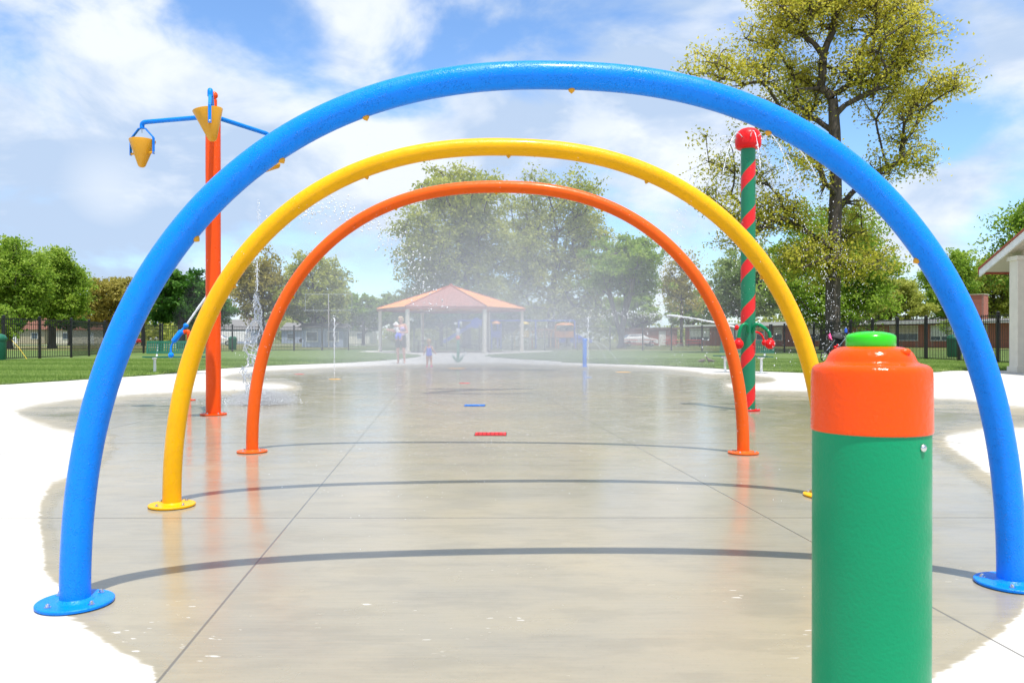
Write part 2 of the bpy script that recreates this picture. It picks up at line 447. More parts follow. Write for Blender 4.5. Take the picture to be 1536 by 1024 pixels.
def line_mask(n, xx, yy, p0, p1, wd):
    dx, dy = p1[0]-p0[0], p1[1]-p0[1]; l = math.hypot(dx, dy); a, b = -dy/l, dx/l; c = -(a*p0[0]+b*p0[1])
    d = n.math('ABSOLUTE', n.math('ADD', n.math('MULTIPLY_ADD', xx, a, c), n.math('MULTIPLY', yy, b)))
    return n.ss(d, wd*.45, wd, 1, 0)
def concrete_mat(wet):
    m, n, p = new_mat('wet and dry concrete' if wet else 'dry concrete')
    v = n.pos(); xx, yy, _ = n.sep(v)
    brush = n.noise(n.scale(v, (1.5, 34, 1)), 2.2, 6, .6)          # broom finish across the pour
    fine = n.noise(v, 90, 3, .6)
    mott = n.noise(n.scale(v, (.8, 1.5, 1)), 1.1, 6, .6)
    dry = n.mix(n.ss(mott, .3, .7), (.50, .485, .45), (.60, .59, .56))
    dry = n.mix(n.ss(brush, .3, .7, 0, .3), dry, (.44, .43, .40))
    joints = None
    J = [((-.93, 2.09), (-1.41, 7.6), .006), ((1.41, 2.69), (.9, 8.18), .006), ((3.81, 7.25), (3.95, 6.17), .012), ((-4.0, 6.2), (-4.02, 7.2), .010)]
    J += [((-9, yy_), (9, yy_+.03), .005+.0007*yy_) for yy_ in (4.01, 6.9, 9.8, 12.8, 15.8, 19)]
    for a, b, wd in J:
        q = line_mask(n, xx, yy, a, b, wd)
        joints = q if joints is None else n.math('MAXIMUM', joints, q)
    if wet:
        at_ = n.node('ShaderNodeAttribute', attribute_name='wet').outputs['Fac']
        edge = n.math('ADD', n.math('MULTIPLY', n.noise(n.scale(v, (2.2, 26, 1)), 1.6, 8, .72), .75), n.math('MULTIPLY', n.noise(n.scale(v, (4, 6, 1)), 2.5, 5, .6), .25))
        # the ragged edge gets wider further off, where the film thins out over metres
        amp = n.math('ADD', 36.0, n.math('MULTIPLY', n.ss(yy, 2, 9), 18.0))
        e = n.math('ADD', at_, n.math('MULTIPLY', n.math('SUBTRACT', edge, .5), amp))
        wm = n.ss(e, -5.0, 9.0)
        film = n.ss(n.math('ADD', e, n.math('MULTIPLY', n.math('SUBTRACT', mott, .5), 40.0)), 4.0, 26.0)
        # small spots that are drying out
        sp = n.ss(n.noise(n.scale(v, (1, 3.2, 1)), 17, 2, .5), .675, .71)
        spz = n.ss(n.noise(v, 1.5, 2), .52, .60)
        yz = n.ss(yy, 2.9, 3.3, 1, 0)
        wm = n.math('MULTIPLY', wm, n.math('SUBTRACT', 1.0, n.math('MULTIPLY', n.math('MULTIPLY', sp, spz), yz)))
        wetc = n.mix(n.ss(mott, .32, .68), (.295, .264, .192), (.245, .226, .176))
        wetc = n.mix(n.ss(brush, .3, .7, 0, .45), wetc, (.325, .29, .215))
        wetc = n.mix(n.ss(n.noise(v, .45, 4), .42, .68, 0, .6), wetc, (.37, .31, .195))
        wetc = n.mix(n.ss(fine, .55, .8, 0, .25), wetc, (.14, .125, .09))
        wetc = n.mix(n.ss(n.noise(n.scale(v, (1, 2.4, 1), (5, 3, 0)), 2.6, 7, .65), .46, .62, 0, .26), wetc, (.18, .165, .125))
        wetc = n.mix(n.ss(wm, .25, .95, .55, 0), wetc, (.42, .385, .31))
        c = n.mix(n.ss(wm, 0, .7), dry, wetc)
        rw = n.math('ADD', n.ss(film, 0, 1, .36, .11), n.math('MULTIPLY', n.ss(n.noise(v, 3.1, 5), .4, .75), .10))
        rw = n.math('ADD', rw, n.ss(yy, 2.2, 5.0, .10, 0))
        n.put(p.inputs['Roughness'], n.math('ADD', n.math('MULTIPLY', wm, n.math('SUBTRACT', rw, .85)), .85))
        p.inputs['IOR'].default_value = 1.33
        n.put(p.inputs['Specular IOR Level'], n.math('MULTIPLY_ADD', wm, .55, .25))
        rip = n.noise(n.scale(v, (3, 10, 1)), 3.0, 3, .5)
        hb = n.math('ADD', n.math('MULTIPLY', brush, n.math('SUBTRACT', 1.15, film)), n.math('MULTIPLY', rip, .25))
        n.put(p.inputs['Normal'], n.bump(n.math('ADD', hb, n.math('MULTIPLY', joints, -3.0)), .14, .02))
    else:
        c = dry; p.inputs['Roughness'].default_value = .85; p.inputs['Specular IOR Level'].default_value = .25
        n.put(p.inputs['Normal'], n.bump(brush, .3, .01))
    c = n.mix(n.math('MULTIPLY', joints, .8), c, (.10, .095, .085))
    n.put(p.inputs['Base Color'], c)
    return m

tag(flat_poly('ground', [(-900, -200), (900, -200), (900, 1500), (-900, 1500)], -.03, M['field']), kind='structure')
tag(flat_poly('pavement', [(-45, -25), (45, -25), (45, 60.5), (-45, 60.5)], -.005, concrete_mat(False)), kind='structure')

# wet area of the splash pad (outline of the water on the concrete)
wet_px = [(232,1024),(227,1001),(178,977),(148,958),(118,933),(96,925),(92,900),(90,884),(66,859),(63,821),(58,788),(58,760),(63,745),(76,724),(98,714),
 (118,700),(128,692),(140,680),(152,668),(150,660),(135,656),(108,650),(79,644),(53,634),(26,623),(20,615),(53,606),(105,598),(185,592),(237,588),(330,585),
 (372,583.5),(420,583),(440,580),(420,576),(385,575),(340,570),(330,565),(350,560),(400,555),(520,549.5),(590,547),(640,545.5),(700,544),(750,544),(800,546),(938,549),(1000,552.5),
 (1040,556),(1060,560),(1110,560),(1165,566),(1168,571),(1150,575),(1090,577),(1100,581),(1130,584),(1204,585),(1300,588),(1398,596),(1449,598),(1518,608),(1640,615),(1700,630),(1620,640),(1536,643),
 (1475,645),(1422,654),(1418,659),(1425,668),(1460,692),(1495,716),(1525,745),(1542,800),(1552,870),(1536,917),(1504,950),(1447,991),(1400,1016),(1360,1070),(900,1250),(400,1200),(260,1090)]
def sdf(P, poly):
    A = np.array(poly, float); B = np.roll(A, -1, axis=0)
    best = np.full(len(P), 1e9); inside = np.zeros(len(P), bool)
    for a, b in zip(A, B):
        ab = b-a; t = np.clip(((P-a)@ab)/(ab@ab), 0, 1); d = P-(a+t[:, None]*ab); best = np.minimum(best, np.hypot(d[:, 0], d[:, 1]))
        c = ((a[1] > P[:, 1]) != (b[1] > P[:, 1]))
        with np.errstate(divide='ignore', invalid='ignore'):
            xi = (b[0]-a[0])*(P[:, 1]-a[1])/(b[1]-a[1])+a[0]
        inside ^= c & (P[:, 0] < xi)
    return np.where(inside, best, -best)
cols = np.linspace(-500, 2100, 230); rows = np.concatenate([np.linspace(530, 620, 110), np.linspace(621, 780, 90), np.linspace(783, 1500, 130)])
PX, PY = np.meshgrid(cols, rows)
Yg = CH*FP/(PY-HY); Xg = (PX-768)*Yg/FP
sd = sdf(np.stack([PX.ravel(), PY.ravel()], 1), wet_px)
sd *= np.clip(1.0 + (620-PY.ravel())/50.0, 1, 2.4)
V = np.stack([Xg.ravel(), Yg.ravel(), np.zeros(Xg.size)], 1)
nr, nc = PX.shape; idx = np.arange(nr*nc).reshape(nr, nc)
F = np.stack([idx[:-1, :-1], idx[1:, :-1], idx[1:, 1:], idx[:-1, 1:]], -1).reshape(-1, 4)
pad = np_mesh('splash_pad', V, F, concrete_mat(True))
a = pad.data.attributes.new('wet', 'FLOAT', 'POINT'); a.data.foreach_set('value', sd.astype(np.float32))
tag(pad, kind='structure')

# lawns: thin turf lying on the edge of the paving, slightly ragged edges
def ragged(pts, step=.25, amp=.02, seed=1):
    r_ = random.Random(seed); o = []
    for p, q in zip(pts, pts[1:]):
        l = math.dist(p, q); n_ = max(1, min(60, int(l/step)))
        for k in range(n_):
            t = k/n_; o.append((p[0]+(q[0]-p[0])*t + r_.uniform(-amp, amp), p[1]+(q[1]-p[1])*t + r_.uniform(-amp, amp)*2))
    o.append(pts[-1]); return o
def g2(l): return [tuple(gd(*p)[:2]) for p in l]
leftedge = [(-44, 3), (-25, 6.5), (-14.5, 11)] + g2([(-90,583.5), (0,577), (100,571), (230,562.5), (331,553), (396,548.8), (522,543.8), (570,541), (600,538.5), (622,536), (631,534), (627,532.3), (600,530.5), (560,528.8)]) + [(-10.9, 55), (-10.9, 59.9), (-44, 59.9)]
rightedge = [(44, 22.8), (14, 22.7)] + g2([(1425,556), (1405,558), (1300,560), (1217,559.5), (1131,556.6), (1070,552.3), (980,548), (843,543.5), (842,542), (780,538.5), (742,536), (727,534), (732,532.3), (760,531), (800,529)]) + [(3.0, 55), (3.0, 59.9), (44, 59.9)]
for nm, e, sd_ in (('lawn', leftedge, 1), ('lawn', rightedge, 2)):
    rp = ragged(e, seed=sd_)
    mb = MB(); mb.poly(rp, -.004, .03)
    o = mb.build(nm, M['grass'], fixn=True); tag(o, kind='structure')

# grass blades over the lawns (nobody could count them)
def blades(name, poly, n_, seed, ymax):
    r_ = np.random.default_rng(seed)
    A = np.array(poly); lo = A.min(0); hi = A.max(0); hi[1] = min(hi[1], ymax); lo[1] = max(lo[1], 14.5)
    lo[0] = max(lo[0], -20); hi[0] = min(hi[0], 17.5)
    P = r_.uniform(lo, hi, (n_, 2)); P = P[sdf(P, poly) > -.02]
    P = P[r_.random(len(P)) < np.clip(24.0/P[:, 1], 0, 1)]
    n1_ = len(P); h = r_.uniform(.03, .075, n1_); an = r_.uniform(0, 2*PI, n1_); wd = r_.uniform(.006, .012, n1_)*np.clip(P[:, 1]/16, 1, 2.5)
    lean = r_.normal(0, .025, (n1_, 2))
    b0 = np.stack([P[:, 0]-np.cos(an)*wd, P[:, 1]-np.sin(an)*wd, np.full(n1_, .025)], 1)
    b1 = np.stack([P[:, 0]+np.cos(an)*wd, P[:, 1]+np.sin(an)*wd, np.full(n1_, .025)], 1)
    t = np.stack([P[:, 0]+lean[:, 0], P[:, 1]+lean[:, 1], .025+h], 1)
    V = np.stack([b0, b1, t], 1).reshape(-1, 3); F = np.arange(n1_*3).reshape(-1, 3)
    o = np_mesh(name, V, F, L['blade'], tone=np.repeat(np.clip(.35*r_.random(n1_)+.33+.3*np.sin(P[:, 1]*2.3+P[:, 0]*.12)*np.sin(P[:, 1]*.9+1), 0, 1), 3))
    return tag(o, 'short mown grass blades of the lawn beside the splash pad', 'grass', kind='stuff')
blades('grass', ragged(leftedge, seed=1), 260000, 5, 34)
blades('grass', ragged(rightedge, seed=2), 200000, 6, 34)

# road strip and gravel far behind
tag(flat_poly('road', [(-200, 118), (-4, 118), (12, 128), (30, 118), (60, 124), (60, 127.5), (12, 132), (-200, 122)], -.024, simple('pale asphalt', (.26, .25, .24), .9)), kind='structure')
tag(flat_poly('dirt_path', [(-120, 88), (-30, 86), (-26, 90), (-120, 96)], -.026, simple('infield dirt', (.34, .27, .17), .95, vs=1)), kind='structure')

# ================================================================== ARCHES
def arch(name, label, matk, L0, R0, apexZ, r, seg_noz, exps=2.3, flange_r=.124):
    L0 = Vector(L0); R0 = Vector(R0); c = (L0+R0)/2; ax = (R0-L0); half = ax.length/2; u = ax.normalized()
    root = empty(name, c, label, 'spray arch', 'spray arches on the splash pad')
    b = apexZ - r
    def P(t):
        cc, ss_ = math.cos(t), math.sin(t)
        return c + u*(half*math.copysign(abs(cc)**(2/exps), cc)) + Vector((0, 0, b*abs(ss_)**(2/exps)))
    # resample by arclength
    ts = [PI*(1-i/4000) for i in range(4001)]; pts = [P(t) for t in ts]
    ln = [0.0]
    for i in range(1, len(pts)): ln.append(ln[-1]+(pts[i]-pts[i-1]).length)
    n_ = 150; out_ = []; j = 0
    for k in range(n_+1):
        s_ = ln[-1]*k/n_
        while j < len(ln)-2 and ln[j+1] < s_: j += 1
        f = (s_-ln[j])/max(1e-9, ln[j+1]-ln[j]); out_.append(pts[j].lerp(pts[j+1], f))
    out_[0].z = .004; out_[-1].z = .004
    mb = MB(); mb.tube([p-c for p in out_], r, 32, caps=True)
    mb.build('arch_pipe', M[matk], root, smooth=True, ang=60)
    for e in (L0, R0):
        fl = MB(); fl.lathe([(flange_r-.004, .002), (flange_r, .005), (flange_r, .012), (flange_r-.003, .0145), (r+.012, .0145), (r+.004, .02), (r-.002, .026)], e-c, 48)
        f = fl.build('base_plate', M[matk], root, smooth=True, ang=30)
        for k in range(4):
            a_ = PI/4+PI/2*k+.25; q = e-c+Vector((math.cos(a_), math.sin(a_), 0))*(flange_r*.76)
            bt = MB(); bt.lathe([(.011, .0146), (.011, .017), (.007, .0175), (.0065, .025), (.003, .0275)], q, 10)
            bt.build('bolt', M['steel'], f, smooth=True, ang=30)
    idxs = [min(range(8, n_-8), key=lambda j: math.hypot(768+out_[j].x*FP/out_[j].y-px, HY-(out_[j].z-CH)*FP/out_[j].y-py)) for px, py in seg_noz]
    for i in idxs:
        p = out_[i]; t = (out_[min(i+1, n_)]-out_[max(i-1, 0)]).normalized()
        inn = Vector((0, 1, 0)).cross(t).normalized(); inn = inn if inn.dot((c+Vector((0, 0, .5)))-p) > 0 else -inn
        rot = Vector((0, 0, 1)).rotation_difference(inn).to_matrix()
        nz = MB(); nz.lathe([(.0115, r-.004), (.012, r+.003), (.009, r+.008), (.005, r+.011), (.003, r+.014)], p-c, 16, rot=rot)
        nz.build('nozzle', M['mustard'], root, smooth=True, ang=30)
    return root, out_, idxs
def gp(px, py): return gd(px, py)
blue_root, blue_pts, blue_nz = arch('spray_arch', 'large blue arch nearest the camera, spanning the whole picture', 'blue', gp(112, 906), gp(1518, 877), 1.875, .0485, ((303, 372), (423, 250), (553, 180), (857, 125), (1146, 200), (1370, 393)), flange_r=.122)
yel_root, yel_pts, yel_nz = arch('spray_arch', 'yellow arch standing between the blue and the orange arch', 'yellow', gp(257.5, 759), gp(1238, 744), 2.01, .048, ((338, 420), (553, 272), (765, 228), (970, 277), (1135, 420)), flange_r=.120)
ora_root, ora_pts, ora_nz = arch('spray_arch', 'orange arch farthest back and smallest of the three arches', 'orange', gp(378, 678), gp(1115, 680), 2.145, .0475, ((432, 445), (592, 312), (745, 283), (905, 312), (1050, 445)), flange_r=.118)

# ================================================================== FOREGROUND BOLLARD
def bollard():
    RS = .925
    Y0 = 1.35; k = Y0/FP; bx = (1306-768)*k
    root = empty('activation_bollard', (bx, Y0, 0), 'green activator bollard with orange cap and lime push button in the right foreground', 'bollard')
    zz_ = lambda y: CH+(HY-y)*k
    mb = MB(); mb.lathe([(.1002*RS, .0), (.1002*RS, zz_(640))], seg=72); mb.build('post', M['bollard'], root, smooth=True, ang=30)
    fl = MB(); fl.lathe([(.150, .002), (.152, .004), (.152, .013), (.149, .015), (.1004*RS, .015)], seg=64); fl.build('base_plate', M['bollard'], root, smooth=True, ang=30)
    pr = [(.098, zz_(645)), (.1025, zz_(646)), (.1031, zz_(643)), (.1026, zz_(638)), (.1024, zz_(562)), (.1012, zz_(554)), (.098, zz_(549.5)), (.0925, zz_(546.5)), (.086, zz_(545)), (.0795, zz_(544)),
          (.0765, zz_(541.5)), (.0745, zz_(537)), (.0715, zz_(531.5)), (.067, zz_(526.5)), (.060, zz_(522.5)), (.052, zz_(520.4)), (.042, zz_(519.6)), (.036, zz_(519.5))]
    cp = MB(); cp.lathe([(a*RS, b) for a, b in pr], seg=96); c = cp.build('cap', M['cap'], root, smooth=True, ang=50)
    sb = c.modifiers.new('sub', 'SUBSURF'); sb.levels = 1; sb.render_levels = 1
    bt = MB(); bt.lathe([(.0385, zz_(520)), (.0393, zz_(518)), (.0393, zz_(506)), (.0385, zz_(503.5)), (.035, zz_(501.3)), (.028, zz_(499.2)), (.019, zz_(497.6)), (.009, zz_(496.9)), (.001, zz_(496.7))], seg=64)
    bt.build('push_button', M['button'], root, smooth=True, ang=50)
    ln = MB(); a_ = R(-58); q = Vector((math.cos(a_)*.0615, math.sin(a_)*.0615, zz_(527)))
    ln.sphere(q, .0085, 16, 10, (1.1, .8, .7)); ln.build('lens', M['redorange'], root, smooth=True, ang=0)
    for a_, z_ in ((R(-59.5), zz_(662)), (R(121), zz_(666))):
        n_ = Vector((math.cos(a_), math.sin(a_), 0)); q = n_*.0995*RS+Vector((0, 0, z_))
        b_ = MB(); b_.lathe([(.0066, 0), (.0062, .0025), (.0045, .005), (.002, .0062), (.0004, .0064)], q, 20, rot=Vector((0, 0, 1)).rotation_difference(n_).to_matrix())
        b_.build('bolt', M['steel'], root, smooth=True, ang=0)
bollard()

# ================================================================== BUCKET TREE
def bucket_pole():
    base = gd(320, 622); X0, Y0 = base.x, base.y
    root = empty('dumping_bucket_post', base, 'tall orange post carrying three tipping buckets on blue arms, left of the arches', 'water feature')
    mb = MB(); mb.lathe([(.0855, .003), (.0855, 3.52), (.083, 3.57), (.074, 3.60), (.05, 3.625), (.02, 3.633)], seg=40); mb.build('post', M['redorange'], root, smooth=True, ang=40)
    t2 = MB(); t2.lathe([(.03, 3.55), (.03, 3.74)], (-.0, .045, 0), 24); t2.sphere((0, .045, 3.79), .04, 20, 12, (1, 1, 1.1)); t2.build('riser', M['redorange'], root, smooth=True, ang=40)
    fl = MB(); fl.lathe([(.150, .002), (.152, .004), (.152, .016), (.149, .018), (.086, .018)], seg=48); f = fl.build('base_plate', M['redorange'], root, smooth=True, ang=30)
    for k in range(6):
        a_ = PI/3*k+.3; b_ = MB(); b_.lathe([(.013, .0182), (.013, .022), (.007, .022), (.006, .034)], (math.cos(a_)*.122, math.sin(a_)*.122, 0), 8); b_.build('bolt', M['steel'], f)
    ZA = 3.53
    for ex, ey, tilt in ((-4.50, 9.74, 0.03), (-3.185, 8.45, .16), (-3.13, 10.31, -1.35)):
        e = Vector((ex-X0, ey-Y0, 0)); d = e.normalized()
        pts = arc_pts([d*.05+Vector((0, 0, ZA)), e+Vector((0, 0, ZA)), e+Vector((0, 0, ZA-.075))], .065)
        ar = MB(); ar.tube(pts, .0275, 16); a_o = ar.build('arm', M['blue'], root, smooth=True, ang=50)
        bz = ZA-.075
        path = [(-.045, 0), (.045, 0), (.16, -.115), (.165, -.13), (.165, -.315)]
        def strap(pl, hw=.016, th=.005):
            m_ = MB(); nrm = Vector((-d.y, d.x, 0))
            for (a0, z0), (a1, z1) in zip(pl, pl[1:]):
                p0 = e+d*a0+Vector((0, 0, bz+z0)); p1 = e+d*a1+Vector((0, 0, bz+z1))
                t_ = (p1-p0).normalized(); o_ = t_.cross(nrm).normalized()
                p0 = p0-t_*.003; p1 = p1+t_*.003
                vs = [q+nrm*sx*hw+o_*sy*th for q in (p0, p1) for sx in (-1, 1) for sy in (-1, 1)]
                m_.add(vs, [(0,1,3,2),(4,6,7,5),(0,4,5,1),(2,3,7,6),(0,2,6,4),(1,5,7,3)])
            return m_
        pl = [(-.165, -.315), (-.165, -.13), (-.16, -.115)] + [(-.045, 0), (.045, 0), (.16, -.115), (.165, -.13), (.165, -.315)]
        strap(pl).build('bracket', M['blue'], a_o)
        for sx in (-1, 1):
            b_ = MB(); rot = Vector((0, 0, 1)).rotation_difference(d*sx).to_matrix()
            b_.lathe([(.011, 0), (.011, .008), (.005, .011)], e+d*sx*.168+Vector((0, 0, bz-.30)), 12, rot=rot); b_.build('bolt', M['steel'], a_o, smooth=True)
        # bucket: hollow cone with round nose, hung on its pegs
        pv = e+Vector((0, 0, bz-.30))
        rm = Matrix.Rotation(tilt, 3, d) 
        prof = [(.006, -.175), (.026, -.170), (.042, -.155), (.052, -.13), (.153, .152), (.151, .158), (.147, .152), (.047, -.128), (.035, -.148), (.015, -.16), (.003, -.162)]
        bk = MB(); bk.lathe(prof, pv, 32, rot=rm, caps=True)
        bo = bk.build('bucket', M['mustard'], a_o, smooth=True, ang=40)
        for sx in (-1, 1): pg = MB(); pg.tube([pv+d*sx*.09, pv+d*sx*.166], .014, 10); pg.build('pivot_peg', M['mustard'], bo, smooth=True)
        nz = MB(); nz.lathe([(.008, bz-.05), (.010, bz)], e, 10); nz.build('outlet', M['steel'], a_o)
bucket_pole()

# ================================================================== CANDY POST
def candy():
    base = gd(1122, 615.5)
    root = empty('spiral_striped_post', base, 'tall green post with red spiral stripes and red spraying cap, right of the arches', 'water feature')
    mb = MB(); mb.lathe([(.0895, .004), (.0895, 3.31)], seg=48); mb.build('post', M['candy'], root, smooth=True, ang=30)
    fl = MB(); fl.lathe([(.145, .002), (.148, .005), (.148, .016), (.144, .02), (.0898, .02)], seg=48); f = fl.build('base_plate', M['red'], root, smooth=True, ang=30)
    for k in range(6):
        a_ = PI/3*k+.5; b_ = MB(); b_.lathe([(.012, .0202), (.012, .024), (.007, .024), (.006, .036)], (math.cos(a_)*.12, math.sin(a_)*.12, 0), 8); b_.build('bolt', M['steel'], f)
    cp = MB(); cp.lathe([(.092, 3.275), (.13, 3.28), (.152, 3.30), (.160, 3.335), (.160, 3.41), (.152, 3.455), (.13, 3.495), (.09, 3.525), (.04, 3.54), (.002, 3.542)], seg=48)
    c = cp.build('cap', M['red'], root, smooth=True, ang=60)
    st = MB()
    for k in range(10):
        a_ = 2*PI*k/10+.2; n_ = Vector((math.cos(a_), math.sin(a_), 0)); nz = MB()
        nz.lathe([(.008, 0), (.008, .008), (.004, .012)], n_*.158+Vector((0, 0, 3.40)), 8, rot=Vector((0, 0, 1)).rotation_difference((n_+Vector((0, 0, .3))).normalized()).to_matrix())
        nz.build('nozzle', M['steel'], c)
    # two hanging spray arms with red balls
    for s, x1, x2 in ((-1, -.075, -.165), (1, .06, .225)):
        p = [Vector((s*.03, -.085, .98)), Vector((s*.055, -.13, 1.075)), Vector((s*.12, -.15, 1.06)), Vector((x2*.93, -.16, .98)), Vector((x2, -.16, .88))]
        pts = []
        for i in range(24):
            t = i/23*(len(p)-1); k = min(int(t), len(p)-2); f_ = t-k
            p0, p1, p2, p3 = p[max(k-1, 0)], p[k], p[k+1], p[min(k+2, len(p)-1)]
            pts.append(.5*((2*p1)+(p2-p0)*f_+(2*p0-5*p1+4*p2-p3)*f_*f_+(3*p1-p0-3*p2+p3)*f_**3))
        a_ = MB(); a_.tube(pts, .021, 14); ao = a_.build('spray_arm', M['green'], root, smooth=True, ang=60)
        b_ = MB(); b_.sphere(pts[-1]+Vector((0, 0, -.045)), .062, 24, 16); b_.lathe([(.027, 0), (.027, .03)], pts[-1]+Vector((0, 0, .0)), 16); b_.build('ball', M['red'], ao, smooth=True, ang=60)
    return root, base
candy_root, candy_base = candy()

# ================================================================== WATER CANNONS
def cannon(label, base, mp, mc, tip, back, handle, ball, post_top, post_side):
    root = empty('water_cannon', base, label, 'water cannon', 'swivelling water cannons')
    b = Vector(base); T = Vector(tip)-b; Bk = Vector(back)-b; H = [Vector(q)-b for q in handle]; d = (T-Bk).normalized()
    pt = Vector(post_top)-b; ps = Vector(post_side)-b
    m_ = MB(); m_.tube(arc_pts([(0, 0, .004), (pt.x, pt.y, pt.z), (ps.x, ps.y, ps.z)], .07), .03, 16); m_.build('post', mp, root, smooth=True, ang=60)
    m_ = MB(); m_.lathe([(.09, .002), (.092, .012), (.031, .013)], seg=28); m_.build('base_plate', mp, root, smooth=True, ang=30)
    rot = Vector((0, 0, 1)).rotation_difference(d).to_matrix(); Lg = (T-Bk).length
    m_ = MB(); m_.lathe([(.02, 0), (.036, .012), (.04, .03), (.04, Lg*.56), (.034, Lg*.6), (.02, Lg*.64), (.018, Lg*.8), (.034, Lg*.86), (.038, Lg*.92), (.026, Lg*.98), (.012, Lg)], Bk, 20, rot=rot)
    bo = m_.build('barrel', mc, root, smooth=True, ang=45)
    m_ = MB(); mid = Bk+d*Lg*.5; m_.tube([mid, ps], .026, 14); m_.build('swivel', mc, root, smooth=True, ang=45)
    m_ = MB(); m_.tube(arc_pts([Bk+d*.02]+H, .04), .013, 10); m_.sphere(Vector(ball)-b, .04, 18, 12); m_.build('handle', mc, root, smooth=True, ang=60)
    return root
Yc = 11.7
cannon('blue water cannon on an orange pipe shooting a jet, behind the yellow arch at left', (at(283.5, 600, Yc).x, Yc, 0), M['redorange'], M['blue'],
       at(281, 485.5, Yc), at(259.5, 513, Yc), [at(256.5, 519, Yc), at(256, 531, Yc)], at(256.5, 532.5, Yc), at(283.5, 496, Yc), at(276, 498, Yc))
Yr = 10.75
cannon('red water cannon half hidden behind the spiral striped post', (at(1124, 500, Yr).x, Yr, 0), M['redorange'], M['red'],
       at(1102, 490.5, Yr), at(1130, 497, Yr), [at(1139, 499, Yr), at(1144, 504, Yr), at(1146, 512, Yr)], at(1147, 514, Yr), at(1123, 504, Yr), at(1121, 500, Yr-.03))

# ================================================================== SMALL PAD THINGS
b0 = gd(877, 550)
r_ = empty('spray_bollard', b0, 'slim blue bollard spraying two thin arcs at the far right of the pad', 'bollard')
mb = MB(); mb.lathe([(.068, .004), (.068, .78), (.060, .81), (.060, .815), (.074, .82), (.074, .875), (.062, .90), (.03, .912), (.002, .915)], seg=28); mb.build('post', M['blue'], r_, smooth=True, ang=40)
mb = MB(); mb.lathe([(.12, .002), (.12, .014), (.069, .015)], seg=28); mb.build('base_plate', M['blue'], r_, smooth=True, ang=30)
mb = MB(); mb.sphere((.045, -.06, .30), .02, 10, 6); mb.build('bolt', M['steel'], r_, smooth=True)

b0 = gd(687, 543)
r_ = empty('flower_sprayer', b0, 'small green flower shaped sprayer with leaves and an orange ball on top', 'water feature')
mb = MB(); mb.lathe([(.10, .002), (.10, .02), (.06, .03), (.055, .82), (.04, .88)], seg=20); mb.build('stem', M['green'], r_, smooth=True, ang=40)
for s in (-1, 1):
    lf = MB(); pts = [Vector((0, 0, .04)), Vector((s*.10, -.02, .10)), Vector((s*.17, -.03, .18)), Vector((s*.24, -.03, .30))]
    lf.tube(pts, [.03, .05, .035, .005], 10, flat=.3); lf.build('leaf', M['green'], r_, smooth=True, ang=0)
mb = MB(); mb.sphere((0, 0, .94), .085, 20, 14); mb.build('ball', M['orange'], r_, smooth=True, ang=0)

def disc(px, py, mk, label, rr=.13):
    rr *= .8
    b = gd(px, py); r_ = empty('ground_nozzle', b, label, 'ground nozzle', 'flush ground nozzles on the pad')
    m_ = MB(); m_.lathe([(rr, .0005), (rr, .002), (rr-.01, .0035), (.035, .004)], seg=32); m_.build('cover_plate', M[mk], r_, smooth=True, ang=30)
    m_ = MB(); m_.lathe([(.03, .0042), (.03, .008), (.012, .009), (.012, .007), (.004, .007)], seg=16); m_.build('jet_ring', M['steel'], r_)
disc(502, 568.5, 'yellow', 'yellow ground nozzle under the tall jet left of the woman', .17)
disc(935, 558, 'yellow', 'yellow ground nozzle right of the slim blue bollard', .26)
disc(685, 552.5, 'yellow', 'yellow ground nozzle in front of the green flower sprayer', .34)
disc(449, 561, 'red', 'red ground nozzle near the left edge of the pad', .15)
disc(697, 574.5, 'red', 'faint red ground nozzle in the middle of the pad', .14)
disc(883, 566, 'blue', 'blue ground nozzle under the jet beside the slim blue bollard', .10)

def grate(px, py, wpx, dpt, mk, label):
    b = gd(px, py); wd = wpx*b.y/FP
    r_ = empty('drain_grate', b, label, 'drain grate', 'square drain grates in the pad')
    m_ = MB(); m_.box((0, 0, .0015), (wd+.012, dpt+.012, .003)); m_.build('frame', M['dark'], r_)
    g_ = MB(); n_ = 7
    g_.box((0, -dpt/2+.012, .0048), (wd, .022, .003)); g_.box((0, dpt/2-.012, .0048), (wd, .022, .003))
    for i in range(n_+1):
        x_ = -wd/2+.01+(wd-.02)*i/n_; g_.box((x_, 0, .0048), (.021, dpt-.047, .003))
    for i in range(1, 4): g_.box((0, -dpt/2+dpt*i/4, .0069), (wd, .02, .001))
    g_.build('grating', M[mk], r_)
grate(736, 651, 46, .22, 'red', 'red drain grate set in the pad, nearer of the two')
grate(712, 608, 30, .22, 'blue', 'blue drain grate set in the pad beyond the red one')
# ================================================================== PEOPLE
def flesh(name, caps, balls, mat, parent, voxel=.007, sm=4):
    m_ = MB()
    for p0, p1, r0, r1 in caps:
        p0 = Vector(p0); p1 = Vector(p1)
        m_.tube([p0, p0.lerp(p1, .33), p0.lerp(p1, .66), p1], [r0, r0*.75+r1*.25+.0*r0, r0*.35+r1*.65, r1], 14)
        m_.sphere(p0, r0*.999, 14, 8); m_.sphere(p1, r1*.999, 14, 8)
    for c, r, sc in balls: m_.sphere(c, r, 20, 14, sc)
    o = m_.build(name, mat, parent, smooth=True, ang=0)
    a_ = o.modifiers.new('remesh', 'REMESH'); a_.mode = 'VOXEL'; a_.voxel_size = voxel; a_.use_smooth_shade = True
    b_ = o.modifiers.new('smooth', 'SMOOTH'); b_.iterations = sm; b_.factor = .5
    bpy.context.view_layer.update()
    me = bpy.data.meshes.new_from_object(o.evaluated_get(bpy.context.evaluated_depsgraph_get()))
    o.modifiers.clear(); o.data = me; me.name = name
    if not me.materials: me.materials.append(mat)
    return o
